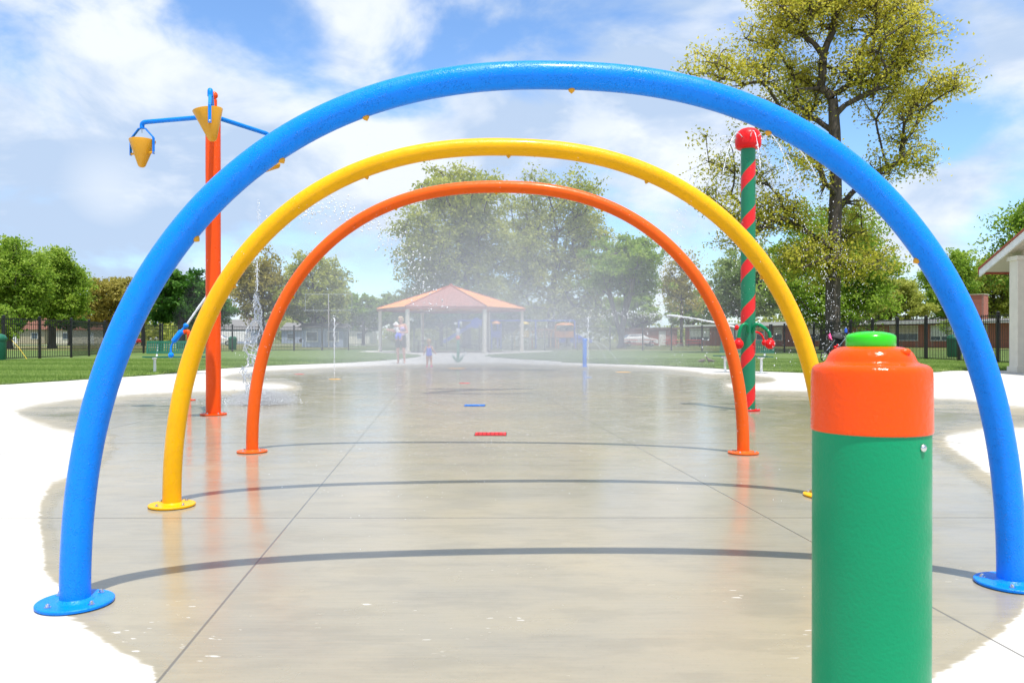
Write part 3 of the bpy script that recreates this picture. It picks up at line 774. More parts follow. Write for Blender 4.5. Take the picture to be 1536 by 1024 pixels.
def hand(caps, balls, wrist, d, side, palm_n, s=1.0, curl=.35):
    w_ = Vector(wrist); d = Vector(d).normalized(); side = Vector(side).normalized(); pn = Vector(palm_n).normalized()
    caps.append((w_, w_+d*.075*s, .021*s, .026*s))
    caps.append((w_+d*.03*s-side*.015*s, w_+d*.075*s-side*.024*s, .014*s, .014*s)); caps.append((w_+d*.03*s+side*.015*s, w_+d*.075*s+side*.024*s, .014*s, .014*s))
    for k, ln in enumerate((.066, .075, .070, .055)):
        o_ = side*(k-1.5)*.0185*s; a0 = w_+d*.078*s+o_; a1 = a0+(d+pn*curl*.5).normalized()*ln*.5*s; a2 = a1+(d+pn*curl*1.6).normalized()*ln*.5*s
        caps.append((a0, a1, .0088*s, .008*s)); caps.append((a1, a2, .008*s, .0065*s))
    a0 = w_+d*.028*s-side*.022*s; a1 = a0+(d*.55-side).normalized()*.035*s; a2 = a1+(d-side*.3+pn*.3).normalized()*.028*s
    caps.append((a0, a1, .012*s, .0105*s)); caps.append((a1, a2, .0105*s, .008*s))
def face(parent, c, r, fy, s=1.0):
    c = Vector(c)
    for k in (-1, 1):
        m_ = MB(); m_.sphere(c+Vector((k*r*.36, fy*r*.90, r*.03)), r*.115, 10, 8, (1.3, .6, .8)); m_.build('eye', M['eye'], parent, smooth=True, ang=0)
    m_ = MB(); m_.sphere(c+Vector((0, fy*r*.93, -r*.58)), r*.17, 10, 8, (1.5, .6, .5)); m_.build('mouth', M['lips'], parent, smooth=True, ang=0)

def woman():
    g = gd(601.5, 545)
    root = empty('person', g, 'barefoot woman with short blond hair in olive shorts, carrying a baby on her front', 'person')
    caps = []; balls = []
    sh = .165
    caps += [((-.085, 0, .92), (-.115, -.02, .49), .088, .058), ((-.115, -.02, .49), (-.105, .02, .10), .056, .036), ((-.105, .01, .045), (-.115, -.15, .028), .036, .026),
             ((.085, 0, .92), (.105, -.03, .49), .088, .058), ((.105, -.03, .49), (.125, .03, .10), .056, .036), ((.125, .02, .045), (.14, -.14, .028), .036, .026)]
    caps += [((0, 0, .94), (0, 0, 1.14), .135, .108), ((0, 0, 1.14), (0, -.005, 1.31), .108, .125), ((-sh+.03, 0, 1.40), (sh-.03, 0, 1.40), .05, .05), ((0, 0, 1.40), (0, -.015, 1.53), .058, .048)]
    balls += [((-.06, 0, .94), .12, (1, .9, .9)), ((.06, 0, .94), .12, (1, .9, .9)), ((0, -.005, 1.30), .145, (1.12, .78, .95)), ((-.07, -.085, 1.27), .06, (1, 1, 1)), ((.07, -.085, 1.27), .06, (1, 1, 1)), ((0, .01, 1.38), .1, (1.5, .7, .5))]
    # image-left arm reaches out beneath the baby, image-right arm wraps it
    caps += [((-sh, 0, 1.39), (-.235, -.05, 1.15), .048, .038), ((-.235, -.05, 1.15), (-.36, -.22, 1.22), .037, .024)]
    hand(caps, balls, (-.36, -.22, 1.22), (-.9, -.25, .1), (0, -.3, 1), (0, 0, 1), 1.0, .2)
    caps += [((sh, 0, 1.39), (.235, -.04, 1.13), .048, .038), ((.235, -.04, 1.13), (.06, -.255, 1.13), .037, .024)]
    hand(caps, balls, (.06, -.255, 1.13), (-1, -.25, .05), (0, 0, 1), (.2, 1, 0), 1.0, .4)
    hc = Vector((0, -.03, 1.595))
    balls += [(hc, .092, (.86, 1.0, 1.12)), (hc+Vector((0, -.03, -.055)), .058, (.9, 1, 1)), (hc+Vector((0, -.098, -.012)), .017, (.8, 1.1, 1.3)), (hc+Vector((-.08, 0, -.01)), .02, (.5, 1, 1.3)), (hc+Vector((.08, 0, -.01)), .02, (.5, 1, 1.3))]
    body = flesh('body', caps, balls, M['skin'], root, .0075, 3)
    face(root, hc, .092, -1)
    hair = [(hc+Vector((0, .022, .022)), .104, (.93, .98, 1.0)), (hc+Vector((-.065, .0, .0)), .05, (.8, 1.1, 1.5)), (hc+Vector((.065, .0, .0)), .05, (.8, 1.1, 1.5)), (hc+Vector((0, .07, -.03)), .07, (1.1, .8, 1.2)),
            (hc+Vector((-.045, -.06, .07)), .045, (1.1, .9, .7)), (hc+Vector((.04, -.06, .075)), .045, (1.1, .9, .7)), (hc+Vector((-.03, .02, .095)), .05, (1.3, 1.1, .6))]
    flesh('hair', [], hair, M['blond'], root, .008, 2)
    flesh('shorts', [((-.088, 0, .93), (-.118, -.012, .63), .106, .092), ((.088, 0, .93), (.112, -.015, .63), .106, .092)], [((-.05, 0, .97), .132, (1, .92, .75)), ((.05, 0, .97), .132, (1, .92, .75))], M['olive'], root, .010, 4)
    flesh('tank_top', [((0, 0, 1.02), (0, 0, 1.14), .135, .122), ((0, 0, 1.14), (0, -.005, 1.28), .122, .130), ((-.09, -.07, 1.32), (-.095, 0, 1.425), .026, .024), ((.09, -.07, 1.32), (.095, 0, 1.425), .026, .024)],
          [((0, -.005, 1.27), .155, (1.08, .80, .72)), ((-.07, -.088, 1.27), .067, (1, 1, 1)), ((.07, -.088, 1.27), .067, (1, 1, 1))], M['lavender'], root, .009, 3)
    # the baby is held by her: a person of its own
    broot = empty('person', g+Vector((0, 0, 0)), 'baby in blue pants and white sun hat held in the arms of the blond woman', 'person')
    caps = []; balls = []
    caps += [((-.05, -.20, 1.08), (-.12, -.19, 1.28), .078, .068), ((-.12, -.19, 1.28), (-.145, -.19, 1.36), .035, .03),
             ((-.09, -.225, 1.07), (-.13, -.31, .98), .05, .038), ((-.13, -.31, .98), (-.12, -.29, .87), .036, .025), ((-.12, -.29, .86), (-.12, -.34, .85), .022, .018),
             ((-.01, -.235, 1.07), (.01, -.32, .98), .05, .038), ((.01, -.32, .98), (.02, -.30, .87), .036, .025), ((.02, -.30, .86), (.02, -.35, .85), .022, .018),
             ((-.17, -.20, 1.29), (-.24, -.24, 1.22), .03, .024), ((-.24, -.24, 1.22), (-.32, -.27, 1.24), .023, .016),
             ((-.07, -.19, 1.30), (.0, -.235, 1.24), .03, .024), ((.0, -.235, 1.24), (-.03, -.27, 1.32), .023, .016)]
    hand(caps, balls, (-.32, -.27, 1.24), (-1, -.2, .1), (0, 1, 0), (0, 0, -1), .5, .4)
    hand(caps, balls, (-.03, -.27, 1.32), (-.3, -.1, 1), (1, 0, 0), (0, 1, 0), .5, .4)
    bh = Vector((-.155, -.20, 1.415))
    balls += [(bh, .073, (.92, 1, 1)), (bh+Vector((0, -.025, -.03)), .05, (1, 1, .9)), (bh+Vector((0, -.075, -.008)), .012, (1, 1, 1))]
    flesh('body', caps, balls, M['skin'], broot, .007, 3)
    face(broot, bh, .073, -1)
    m_ = MB(); rot = Matrix.Rotation(R(12), 3, 'X')
    m_.lathe([(.001, .082), (.035, .078), (.062, .058), (.077, .022), (.080, .005), (.112, -.006), (.112, -.010), (.080, -.001)], bh+Vector((0, .008, .012)), 28, rot=rot, caps=False)
    m_.build('sun_hat', M['clothwhite'], broot, smooth=True, ang=50)
    flesh('pants', [((-.06, -.202, 1.07), (-.07, -.2, 1.11), .089, .086), ((-.09, -.225, 1.07), (-.13, -.31, .985), .062, .052), ((-.13, -.31, .985), (-.125, -.30, .91), .05, .042),
                    ((-.01, -.235, 1.07), (.01, -.32, .985), .062, .052), ((.01, -.32, .985), (.015, -.31, .91), .05, .042)], [], M['clothblue'], broot, .008, 3)
    flesh('shirt', [((-.065, -.2, 1.13), (-.12, -.19, 1.275), .084, .076), ((-.17, -.20, 1.29), (-.205, -.22, 1.255), .038, .036), ((-.07, -.19, 1.30), (-.035, -.215, 1.27), .038, .036)], [], M['clothwhite'], broot, .008, 3)
woman()

def toddler():
    g = gd(643.5, 550.5)
    root = empty('person', g, 'toddler in a blue swimsuit and pink shoes standing with one arm held out', 'person')
    caps = []; balls = []
    caps += [((-.045, 0, .36), (-.05, .0, .20), .055, .038), ((-.05, 0, .20), (-.06, -.005, .06), .038, .027), ((-.06, 0, .035), (-.065, .07, .025), .024, .02),
             ((.045, 0, .36), (.065, .02, .20), .055, .038), ((.065, .02, .20), (.075, -.01, .06), .038, .027), ((.075, -.01, .035), (.085, .06, .025), .024, .02),
             ((0, 0, .38), (0, 0, .50), .080, .072), ((0, 0, .50), (0, 0, .60), .072, .074), ((-.07, 0, .645), (.07, 0, .645), .032, .032), ((0, 0, .63), (0, .005, .73), .04, .036),
             ((-.085, 0, .64), (-.135, .0, .52), .031, .025), ((-.135, .0, .52), (-.165, .02, .41), .024, .017),
             ((.085, 0, .64), (.145, .0, .53), .031, .025), ((.145, .0, .53), (.205, .02, .43), .024, .017)]
    hand(caps, balls, (-.165, .02, .41), (-.1, .1, -1), (0, 1, 0), (1, 0, 0), .55, .5)
    hand(caps, balls, (.205, .02, .43), (.7, .1, -.5), (0, 1, 0), (0, 0, -1), .55, .4)
    hc = Vector((0, .005, .81))
    balls += [(hc, .078, (.9, 1, 1.04)), (hc+Vector((0, .02, -.035)), .05, (1, 1, .9)), (hc+Vector((0, .08, -.01)), .013, (.8, 1, 1)), (hc+Vector((-.072, 0, -.01)), .016, (.5, 1, 1.3)), (hc+Vector((.072, 0, -.01)), .016, (.5, 1, 1.3)), ((0, 0, .40), .088, (1.02, .95, .8)), ((0, .02, .47), .078, (1, 1, 1))]
    flesh('body', caps, balls, M['skin'], root, .0065, 3)
    face(root, hc, .078, 1)
    flesh('hair', [], [(hc+Vector((0, -.012, .014)), .086, (.94, .98, .98)), (hc+Vector((0, -.06, -.04)), .045, (1.3, .7, 1)), (hc+Vector((-.03, -.03, .06)), .035, (1, 1, .7))], M['lightbrown'], root, .007, 2)
    flesh('swimsuit', [((0, 0, .40), (0, 0, .50), .090, .081), ((0, 0, .50), (0, 0, .575), .081, .081), ((-.05, -.045, .60), (-.05, 0, .685), .014, .014), ((.05, -.045, .60), (.05, 0, .685), .014, .014)],
          [((0, 0, .395), .097, (1.03, .96, .72)), ((0, .02, .47), .086, (1, 1, .95))], M['clothblue'], root, .007, 2)
    for s_, p0, p1 in ((-1, (-.06, -.01, .032), (-.067, .085, .026)), (1, (.075, -.02, .032), (.087, .075, .026))):
        flesh('shoe', [(p0, p1, .033, .028)], [], M['pink'], root, .006, 2)
toddler()

# ================================================================== BENCHES
def bench(x, y, rz, label):
    root = empty('park_bench', (x, y, 0), label, 'bench', 'green mesh benches around the pad', rz)
    Wd = 1.5
    # faces local -Y
    def panel(m_, x0, x1, p0, p1, th=.02):
        p0 = Vector(p0); p1 = Vector(p1); dv = p1-p0; l = dv.length; d = dv.normalized(); nn = Vector((0, -d.z, d.y))
        rot = Matrix(((1, 0, 0), (0, d.y, nn.y), (0, d.z, nn.z)))
        c = (p0+p1)/2
        for q, ww, ll in (((0, -l/2+.02), x1-x0, .04), ((0, l/2-.02), x1-x0, .04)): m_.box(c+d*q[1], (ww, ll, th*1.6), rot=rot)
        n_ = int((x1-x0)/.055)
        for i in range(n_+1):
            xx = x0+.02+(x1-x0-.04)*i/n_; m_.box(c+Vector((xx, 0, 0)), (.026 if i not in (0, n_) else .045, l-.081, th), rot=rot)
        for k in range(1, 5): m_.box(c+d*(-l/2+l*k/5)+nn*.0005, (x1-x0-.09, .016, th*.7), rot=rot)
    m_ = MB(); panel(m_, -Wd/2, Wd/2, (0, -.22, .445), (0, .20, .425)); m_.build('seat', M['benchgreen'], root)
    m_ = MB(); panel(m_, -Wd/2, Wd/2, (0, .235, .52), (0, .31, .84)); m_.build('backrest', M['benchgreen'], root)
    for s in (-1, 1):
        m_ = MB(); m_.tube([(s*.5, 0, .0), (s*.5, 0, .40)], .035, 12); m_.lathe([(.08, .002), (.08, .012), (.036, .013)], (s*.5, 0, 0), 16); m_.build('leg', M['white'], root, smooth=True, ang=40)
        m_ = MB(); m_.tube(arc_pts([(s*.5, -.2, .405), (s*.5, .215, .40), (s*.5, .345, .80)], .06), .024, 10); m_.build('bracket', M['white'], root, smooth=True, ang=40)
    return root
bench(-8.62, 20.5, R(12), 'green mesh bench with white legs behind the blue water cannon, at left')
bench(6.15, 21.3, R(-38), 'green mesh bench with white legs behind the orange arch, at right')

# ================================================================== STROLLER
def stroller():
    root = empty('stroller', (12.15, 30.2, .03), 'black baby stroller with pink ribbon and blue bottle, parked behind the big bollard', 'stroller', rz=R(20))
    def wheel(x_, y_, r):
        m_ = MB(); rot = Matrix.Rotation(PI/2, 3, 'X')
        m_.lathe([(r-.035, -.02), (r-.01, -.024), (r, -.012), (r, .012), (r-.01, .024), (r-.035, .02)], (x_, y_, r), 28, rot=rot, caps=False)
        o = m_.build('wheel', M['dark'], root, smooth=True, ang=40)
        s_ = MB()
        for k in range(6): a_ = PI/3*k; s_.tube([(x_, y_, r), (x_+math.cos(a_)*(r-.02), y_, r+math.sin(a_)*(r-.02))], .008, 6)
        s_.lathe([(.03, -.03), (.03, .03)], (x_, y_, r), 12, rot=rot); s_.build('spokes', M['white'], o)
    wheel(-.42, 0, .20); wheel(.33, -.27, .26); wheel(.33, .27, .26)
    m_ = MB()
    for s in (-1, 1):
        m_.tube(arc_pts([(-.42, s*.03, .2), (-.25, s*.2, .32), (.33, s*.25, .26)], .1), .016, 8)
        m_.tube(arc_pts([(-.25, s*.2, .32), (.3, s*.23, .85), (.52, s*.22, 1.08)], .1), .016, 8)
        m_.tube([(.33, s*.25, .26), (.05, s*.22, .62)], .014, 8)
    m_.build('frame', M['steel'], root, smooth=True)
    m_ = MB(); m_.tube([(.52, -.23, 1.08), (.52, .23, 1.08)], .024, 10); m_.build('handlebar', M['dark'], root, smooth=True)
    m_ = MB(); m_.add([(-.3, -.19, .42), (-.3, .19, .42), (.1, .2, .42), (.1, -.2, .42), (.26, -.2, .92), (.26, .2, .92), (.32, -.18, .90), (.32, .18, .90), (.14, -.18, .36), (.14, .18, .36), (-.28, -.18, .36), (-.28, .18, .36)],
        [(0, 1, 2, 3), (3, 2, 5, 4), (4, 5, 7, 6), (6, 7, 9, 8), (8, 9, 11, 10), (10, 11, 1, 0), (0, 3, 8, 10), (3, 4, 6, 8), (2, 1, 11, 9), (5, 2, 9, 7)]); m_.build('seat', M['dark'], root)
    m_ = MB()
    n_ = 8
    for j in range(n_+1):
        a_ = R(15+j*14); 
        for s in range(9):
            b_ = R(-90+s*22.5); m_.v.append((.18-math.cos(a_)*.36*math.cos(b_)*.9, math.sin(b_)*.23, .82+math.sin(a_)*.30*max(.25, math.cos(b_))))
    for j in range(n_):
        for s in range(8): q = j*9+s; m_.f.append((q, q+1, q+10, q+9))
    o = m_.build('canopy', M['dark'], root, smooth=True, ang=0); sd_ = o.modifiers.new('solid', 'SOLIDIFY'); sd_.thickness = .008
    m_ = MB(); m_.box((.12, 0, .24), (.42, .32, .14)); m_.build('basket', M['dark'], root, bevel=.03)
    m_ = MB()
    for k in range(6): m_.tube([(-.35+.02*k, -.1+.02*k, 1.02-.03*k), (-.28+.03*k, -.05, .92-.02*k), (-.2+.02*k, 0.02*k, .98+.02*k)], .018, 6)
    m_.build('ribbon', M['pink'], root, smooth=True)
    m_ = MB(); m_.lathe([(.05, 0), (.052, .12), (.03, .15), (.026, .18)], (.46, -.12, 1.1), 16); o = m_.build('bottle', M['pblue'], root, smooth=True, ang=40)
    m_ = MB(); m_.lathe([(.028, .18), (.028, .21)], (.46, -.12, 1.1), 16); m_.build('lid', M['white'], o)
    m_ = MB(); m_.sphere((-.1, -.18, .55), .06, 12, 8); m_.sphere((.0, -.2, .62), .05, 12, 8); m_.build('toy', M['red'], root, smooth=True, ang=0)
stroller()

# ================================================================== BIRDS
def bird(x, y, rz, label, up):
    root = empty('bird', (x, y, .06), label, 'bird', rz=rz)
    pts = [((-.10, 0, .08), (.02, 0, .10), .035, .06), ((.02, 0, .10), (.07, 0, .12 if not up else .15), .058, .035), ((.07, 0, .12 if not up else .15), (.11, 0, .10 if not up else .21), .024, .026), ((-.19, 0, .085), (-.10, 0, .085), .01, .03)]
    flesh('body', pts, [((-.02, .035, .10), .045, (1.7, .5, .8)), ((-.02, -.035, .10), .045, (1.7, .5, .8))], M['feather'], root, .006, 2)
    h = Vector((.13, 0, .095 if not up else .207)); m_ = MB(); m_.tube([h, h+Vector((.035, 0, -.008))], [.009, .002], 8); m_.build('beak', M['mustard'], root)
    for s in (-1, 1):
        m_ = MB(); m_.tube([(.0, s*.02, .06), (.005, s*.022, -.03)], .005, 6); m_.tube([(.005, s*.022, -.028), (.04, s*.025, -.028)], .004, 6); m_.build('leg', M['mustard'], root)
bird(6.52, 27.4, R(20), 'small brown bird pecking on the lawn edge, left of two', False)
bird(6.80, 27.5, R(160), 'small brown bird standing upright on the lawn edge, right of two', True)

# ================================================================== FENCE
def fence_panel_mesh(Lw):
    m_ = MB()
    for z_ in (.10, 1.52, 1.72): m_.box((Lw/2, 0, z_), (Lw, .03, .032))
    n_ = int(round(Lw/.118))
    for i in range(1, n_): m_.box((Lw*i/n_, 0, .93), (.019, .018, 1.70))
    return m_
def fence(label, pts, pw=.09):
    root = empty('picket_fence', (pts[0][0], pts[0][1], 0), label, 'fence', 'black metal fence around the lawn')
    o0 = Vector((pts[0][0], pts[0][1], 0))
    pm = MB(); pm.box((0, 0, .91), (pw, pw, 1.82)); pm.box((0, 0, 1.835), (pw+.02, pw+.02, .03)); pm.add([(-.05, -.05, 1.85), (.05, -.05, 1.85), (.05, .05, 1.85), (-.05, .05, 1.85), (0, 0, 1.89)], [(0, 1, 4), (1, 2, 4), (2, 3, 4), (3, 0, 4)])
    first = None; meshes = {}
    for a, b in zip(pts, pts[1:]):
        a = Vector((*a, 0)); b = Vector((*b, 0)); l = (b-a).length; n_ = max(1, round(l/2.42)); d = (b-a)/n_; ang = math.atan2(d.y, d.x); Lw = round(d.length-pw, 3)
        if Lw not in meshes: meshes[Lw] = None
        for i in range(n_):
            p = a+d*i-o0
            if first is None: first = pm.build('post', M['black'], root); q = first
            else: q = first.copy(); col.objects.link(q); q.parent = root
            q.location = p; q.rotation_euler = (0, 0, ang)
            if meshes[Lw] is None: q = fence_panel_mesh(Lw).build('fence_panel', M['black'], root); meshes[Lw] = q
            else: q = meshes[Lw].copy(); col.objects.link(q); q.parent = root
            q.location = p+d.normalized()*pw/2; q.rotation_euler = (0, 0, ang)
    q = first.copy(); col.objects.link(q); q.parent = root; q.location = Vector((*pts[-1], 0))-o0
fence('black picket fence along the left lawn, behind the blue arch', [(-20.6, 26), (-20.9, 32.9), (-20.55, 37.3), (-21.9, 43), (-22.3, 50.7)])
fence('black picket fence running across the back behind the pavilion', [(-22.2, 50.8), (-12.5, 61.2), (10, 61.2), (17.25, 53.5)])
fence('black picket fence along the right lawn, behind the big bollard', [(17.3, 53.3), (17.3, 26)])

# ================================================================== PAVILION
def pavilion():
    c = Vector((-4.22, 55.4, 0))
    root = empty('pavilion', c, 'hexagonal picnic pavilion with orange metal roof on cream posts', 'pavilion')
    s = 5.15; ez = 2.93; az = 4.52
    hexp = [Vector((s*math.cos(R(60*k+0)), s*math.sin(R(60*k)), 0)) for k in range(6)]
    for k in range(6):
        a, b = hexp[k], hexp[(k+1) % 6]
        mid = (a+b)/2; e = (b-a).normalized(); up = Vector((-mid.x, -mid.y, az-ez)); w_ = (b-a).length
        m_ = MB(); top = Vector((0, 0, az))
        A = a+Vector((0, 0, ez)); B = b+Vector((0, 0, ez)); nrm = (B-A).cross(top-A).normalized(); nrm = nrm if nrm.z > 0 else -nrm
        th = nrm*.05; vs = [A, B, top, A+th, B+th, top+th]
        m_.add([tuple(q) for q in vs], [(0, 1, 2), (3, 5, 4), (0, 3, 4, 1), (1, 4, 5, 2), (2, 5, 3, 0)])
        # ribs run up the slope
        for i in range(-8, 9):
            x_ = i*.30
            if abs(x_) > w_/2-.05: continue
            f = 1-abs(x_)/(w_/2); p0 = (A+B)/2+e*x_+nrm*.052; p1 = p0+((top-(A+B)/2))*f*.985
            m_.tube([p0, p1], .022, 4)
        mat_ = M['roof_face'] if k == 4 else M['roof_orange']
        m_.build('roof_panel', mat_, root)
        m_ = MB(); m_.box((mid.x*.995, mid.y*.995, ez-.06), (w_-.02, .05, .14), rz=math.atan2(e.y, e.x)); m_.build('fascia', M['roof_trim'], root)
        m_ = MB(); m_.tube([A*1.0+nrm*.06, top+Vector((0, 0, .07))], .05, 6); m_.build('ridge_cap', M['roof_trim'], root)
        p = hexp[k]*.955; m_ = MB(); m_.box((p.x, p.y, 1.43), (.2, .2, 2.86), rz=R(60*k)); m_.box((p.x, p.y, .06), (.28, .28, .12), rz=R(60*k)); m_.build('post', M['cream'], root, bevel=.01)
        continue
        q0, q1 = hexp[k]*.95, hexp[(k+1) % 6]*.95; mm = (q0+q1)/2; m_ = MB(); m_.box((mm.x, mm.y, ez-.22), ((q1-q0).length-.22, .12, .2), rz=math.atan2(e.y, e.x)); m_.build('beam', M['cream'], root)
    m_ = MB(); m_.lathe([(.16, az+.02), (.10, az+.14), (.01, az+.22)], seg=12); m_.build('finial', M['roof_trim'], root)
pavilion()
def picnic_table(x, y, rz, label, mk, group='picnic tables'):
    root = empty('picnic_table', (x, y, 0), label, 'picnic table', group, rz)
    m_ = MB(); m_.box((0, 0, .76), (1.8, .75, .05)); m_.build('tabletop', M[mk], root)
    for s in (-1, 1):
        m_ = MB(); m_.box((0, s*.68, .45), (1.8, .27, .04)); m_.build('bench_seat', M[mk], root)
        m_ = MB(); m_.tube([(s*.6, -.68, .42), (s*.6, .68, .42)], .03, 8); m_.tube([(s*.6, -.2, .74), (s*.6, -.45, .0)], .03, 8); m_.tube([(s*.6, .2, .74), (s*.6, .45, .0)], .03, 8); m_.build('leg_frame', M['dark'], root)
picnic_table(-6.0, 56.5, .2, 'dark picnic table under the left side of the pavilion roof', 'dark')
picnic_table(-3.0, 57.3, -.3, 'dark picnic table under the right side of the pavilion roof', 'dark')

# ================================================================== BATHHOUSE (right edge)
def bathhouse():
    o = Vector((18, 22, 0)); root = empty('bathhouse', o, 'cream building with open gabled porch and column at the right edge of the picture', 'building')
    XG, YE, ZE, k = 13.25, 22.7, 2.86, .42; YR = 17.2; ZR = ZE+(YE-YR)*k; YN = 2*YR-YE; X1 = 27.0
    def slab(x0, x1, ya, za, yb, zb, t0, t1):
        vs = [(x0, ya, za+t0), (x1, ya, za+t0), (x1, yb, zb+t0), (x0, yb, zb+t0), (x0, ya, za+t1), (x1, ya, za+t1), (x1, yb, zb+t1), (x0, yb, zb+t1)]
        m_ = MB(); m_.add([(a-o.x, b-o.y, c) for a, b, c in vs], [(0, 1, 2, 3), (4, 7, 6, 5), (0, 4, 5, 1), (1, 5, 6, 2), (2, 6, 7, 3), (3, 7, 4, 0)]); return m_
    for ye in (YE, YN):
        slab(XG-.03, X1, ye, ZE, YR, ZR, .0, .05).build('roof_slope', M['roof_trim'], root)
        slab(XG+.05, X1-.05, ye+(.03 if ye < YR else -.03), ZE-.01, YR, ZR-.01, -.06, -.006).build('soffit', M['soffit'], root)
        slab(XG, XG+.046, ye, ZE, YR, ZR, -.2, -.004).build('rake_board', M['white'], root)
        m_ = MB(); sg = 1 if ye > YR else -1; m_.box(((XG+X1)/2-o.x, ye+sg*.03-o.y, ZE-.05), (X1-XG, .05, .17)); m_.build('fascia', M['roof_trim'], root)
    for x_, y_ in ((13.62, 21.45), (20.3, 21.45), (13.62, 13.2), (20.3, 13.2)):
        m_ = MB(); m_.box((x_-o.x, y_-o.y, 1.5), (.36, .36, 3.0)); m_.box((x_-o.x, y_-o.y, .08), (.44, .44, .16)); m_.box((x_-o.x, y_-o.y, 3.05), (.46, .46, .12)); m_.build('column', M['cream'], root, bevel=.01)
    m_ = MB(); m_.box(((XG+X1)/2+.2-o.x, 21.45-o.y, 3.2), (X1-XG-.6, .3, .18)); m_.build('beam', M['cream'], root)
    m_ = MB(); m_.box((23.9-o.x, YR-o.y, 1.5), (6.0, 8.2, 3.0)); m_.build('wall', M['cream'], root)
    m_ = MB(); m_.box((20.87-o.x, 18.5-o.y, 1.05), (.06, 1.0, 2.1)); d_ = m_.build('door', M['benchgreen'], root); m_ = MB(); m_.sphere((20.8-o.x, 18.1-o.y, 1.05), .04, 10, 8); m_.build('handle', M['steel'], d_)
bathhouse()

# ================================================================== SCHOOL
def school():
    A = Vector((23.4, 108, 0)); B = Vector((56, 72, 0)); d = (B-A).normalized(); nrm = Vector((-d.y, d.x, 0)); nrm = nrm if nrm.y > 0 else -nrm; Lw = (B-A).length
    root = empty('school_building', A, 'long low red brick school with rows of white framed windows behind the right fence', 'building')
    H = 2.75; dep = 13
    m_ = MB(); q = [Vector((0, 0, 0)), d*Lw, d*Lw+nrm*dep, nrm*dep]; m_.poly([(p.x, p.y) for p in q], 0, H-.26); m_.build('wall', M['brick'], root)
    m_ = MB(); q = [d*-.6-nrm*.7, d*(Lw+.6)-nrm*.7, d*(Lw+.6)+nrm*(dep+.7), d*-.6+nrm*(dep+.7)]; m_.poly([(p.x, p.y) for p in q], H-.26, H); m_.build('fascia', M['white'], root)
    m_ = MB(); z0, z1 = H+.005, H+.35; q = [d*6-nrm*.5, d*(Lw+.5)-nrm*.5, d*(Lw+.5)+nrm*(dep+.5), d*6+nrm*(dep+.5)]; rr = [d*8+nrm*dep/2, d*(Lw-2)+nrm*dep/2]
    m_.add([(p.x, p.y, z0) for p in q]+[(p.x, p.y, z1) for p in rr], [(0, 1, 5, 4), (1, 2, 5), (2, 3, 4, 5), (3, 0, 4), (0, 3, 2, 1)]); m_.build('roof', M['greyroof'], root)
    rot = Matrix((( d.x, nrm.x, 0), (d.y, nrm.y, 0), (0, 0, 1)))
    c = d*(Lw*.70)+nrm*5; m_ = MB(); m_.box((c.x, c.y, 2.8), (2.0, 1.4, 5.6), rot=rot); ch = m_.build('chimney', M['brick'], root)
    m_ = MB(); m_.box((c.x, c.y, 5.64), (2.1, 1.5, .08), rot=rot); m_.build('coping', M['tan'], ch)
    s_ = .8; i = 0
    pat = [3.0, 3.0, 1.1, 1.1, 3.0, 1.0, 1.0]
    while s_ < Lw-3.4:
        w_ = pat[i % len(pat)]; yel = (w_ < 2 and i % 2 == 0)
        cc = d*(s_+w_/2)
        def bx(off, cx_, cz, sx, sy, sz): 
            p = cc-nrm*off+d*cx_; return (Vector((p.x, p.y, cz)), (sx, sy, sz))
        m_ = MB()
        for a_ in (bx(.04, 0, .72, w_+.1, .08, .07), bx(.04, 0, 2.28, w_+.1, .08, .07), bx(.04, -w_/2, 1.5, .07, .08, 1.49), bx(.04, w_/2, 1.5, .07, .08, 1.49)): m_.box(a_[0], a_[1], rot=rot)
        nm_ = max(1, int(w_/.95))
        for k in range(1, nm_): a_ = bx(.035, -w_/2+w_*k/nm_, 1.5, .06, .06, 1.48); m_.box(a_[0], a_[1], rot=rot)
        a_ = bx(.03, 0, 1.5, w_-.08, .05, .05); m_.box(a_[0], a_[1], rot=rot)
        fr = m_.build('window', M['white'], root)
        m_ = MB(); a_ = bx(.006, 0, 1.5, w_, .008, 1.5); m_.box(a_[0], a_[1], rot=rot); m_.build('pane', M['glass'], fr)
        m_ = MB(); hh = .38 if yel else random.choice((.8, 1.1, 1.4)); a_ = bx(.015, 0, 2.24-hh/2, w_-.1, .008, hh); m_.box(a_[0], a_[1], rot=rot); m_.build('blind', M['pyellow'] if yel else M['tan'] if random.random() < .3 else M['white'], fr)
        s_ += w_+(1.3 if i % 3 else 2.6); i += 1
    # lower brick wing at its left end
    r2 = empty('brick_annex', (19, 114, 0), 'windowless dark brick annex at the left end of the school', 'building')
    m_ = MB(); m_.box((1.0, 3, 1.15), (6.6, 8, 2.3)); m_.build('wall', M['brick'], r2); m_ = MB(); m_.box((1.0, 3, 2.38), (7.2, 8.6, .16)); m_.build('roof', M['brownroof'], r2)
    m_ = MB(); m_.box((2.2, -1.03, 1.0), (.95, .06, 2.0)); m_.build('door', M['white'], r2)
school()
picnic_table(17.6, 88, .1, 'red picnic table on the grass in front of the dark brick annex', 'red')
picnic_table(20.4, 89.5, -.15, 'red picnic table at the corner of the school', 'red')
picnic_table(13.2, 90, .2, 'red picnic table beside the white parked car', 'red')
picnic_table(15.6, 92, -.1, 'red picnic table behind the white parked car', 'red')

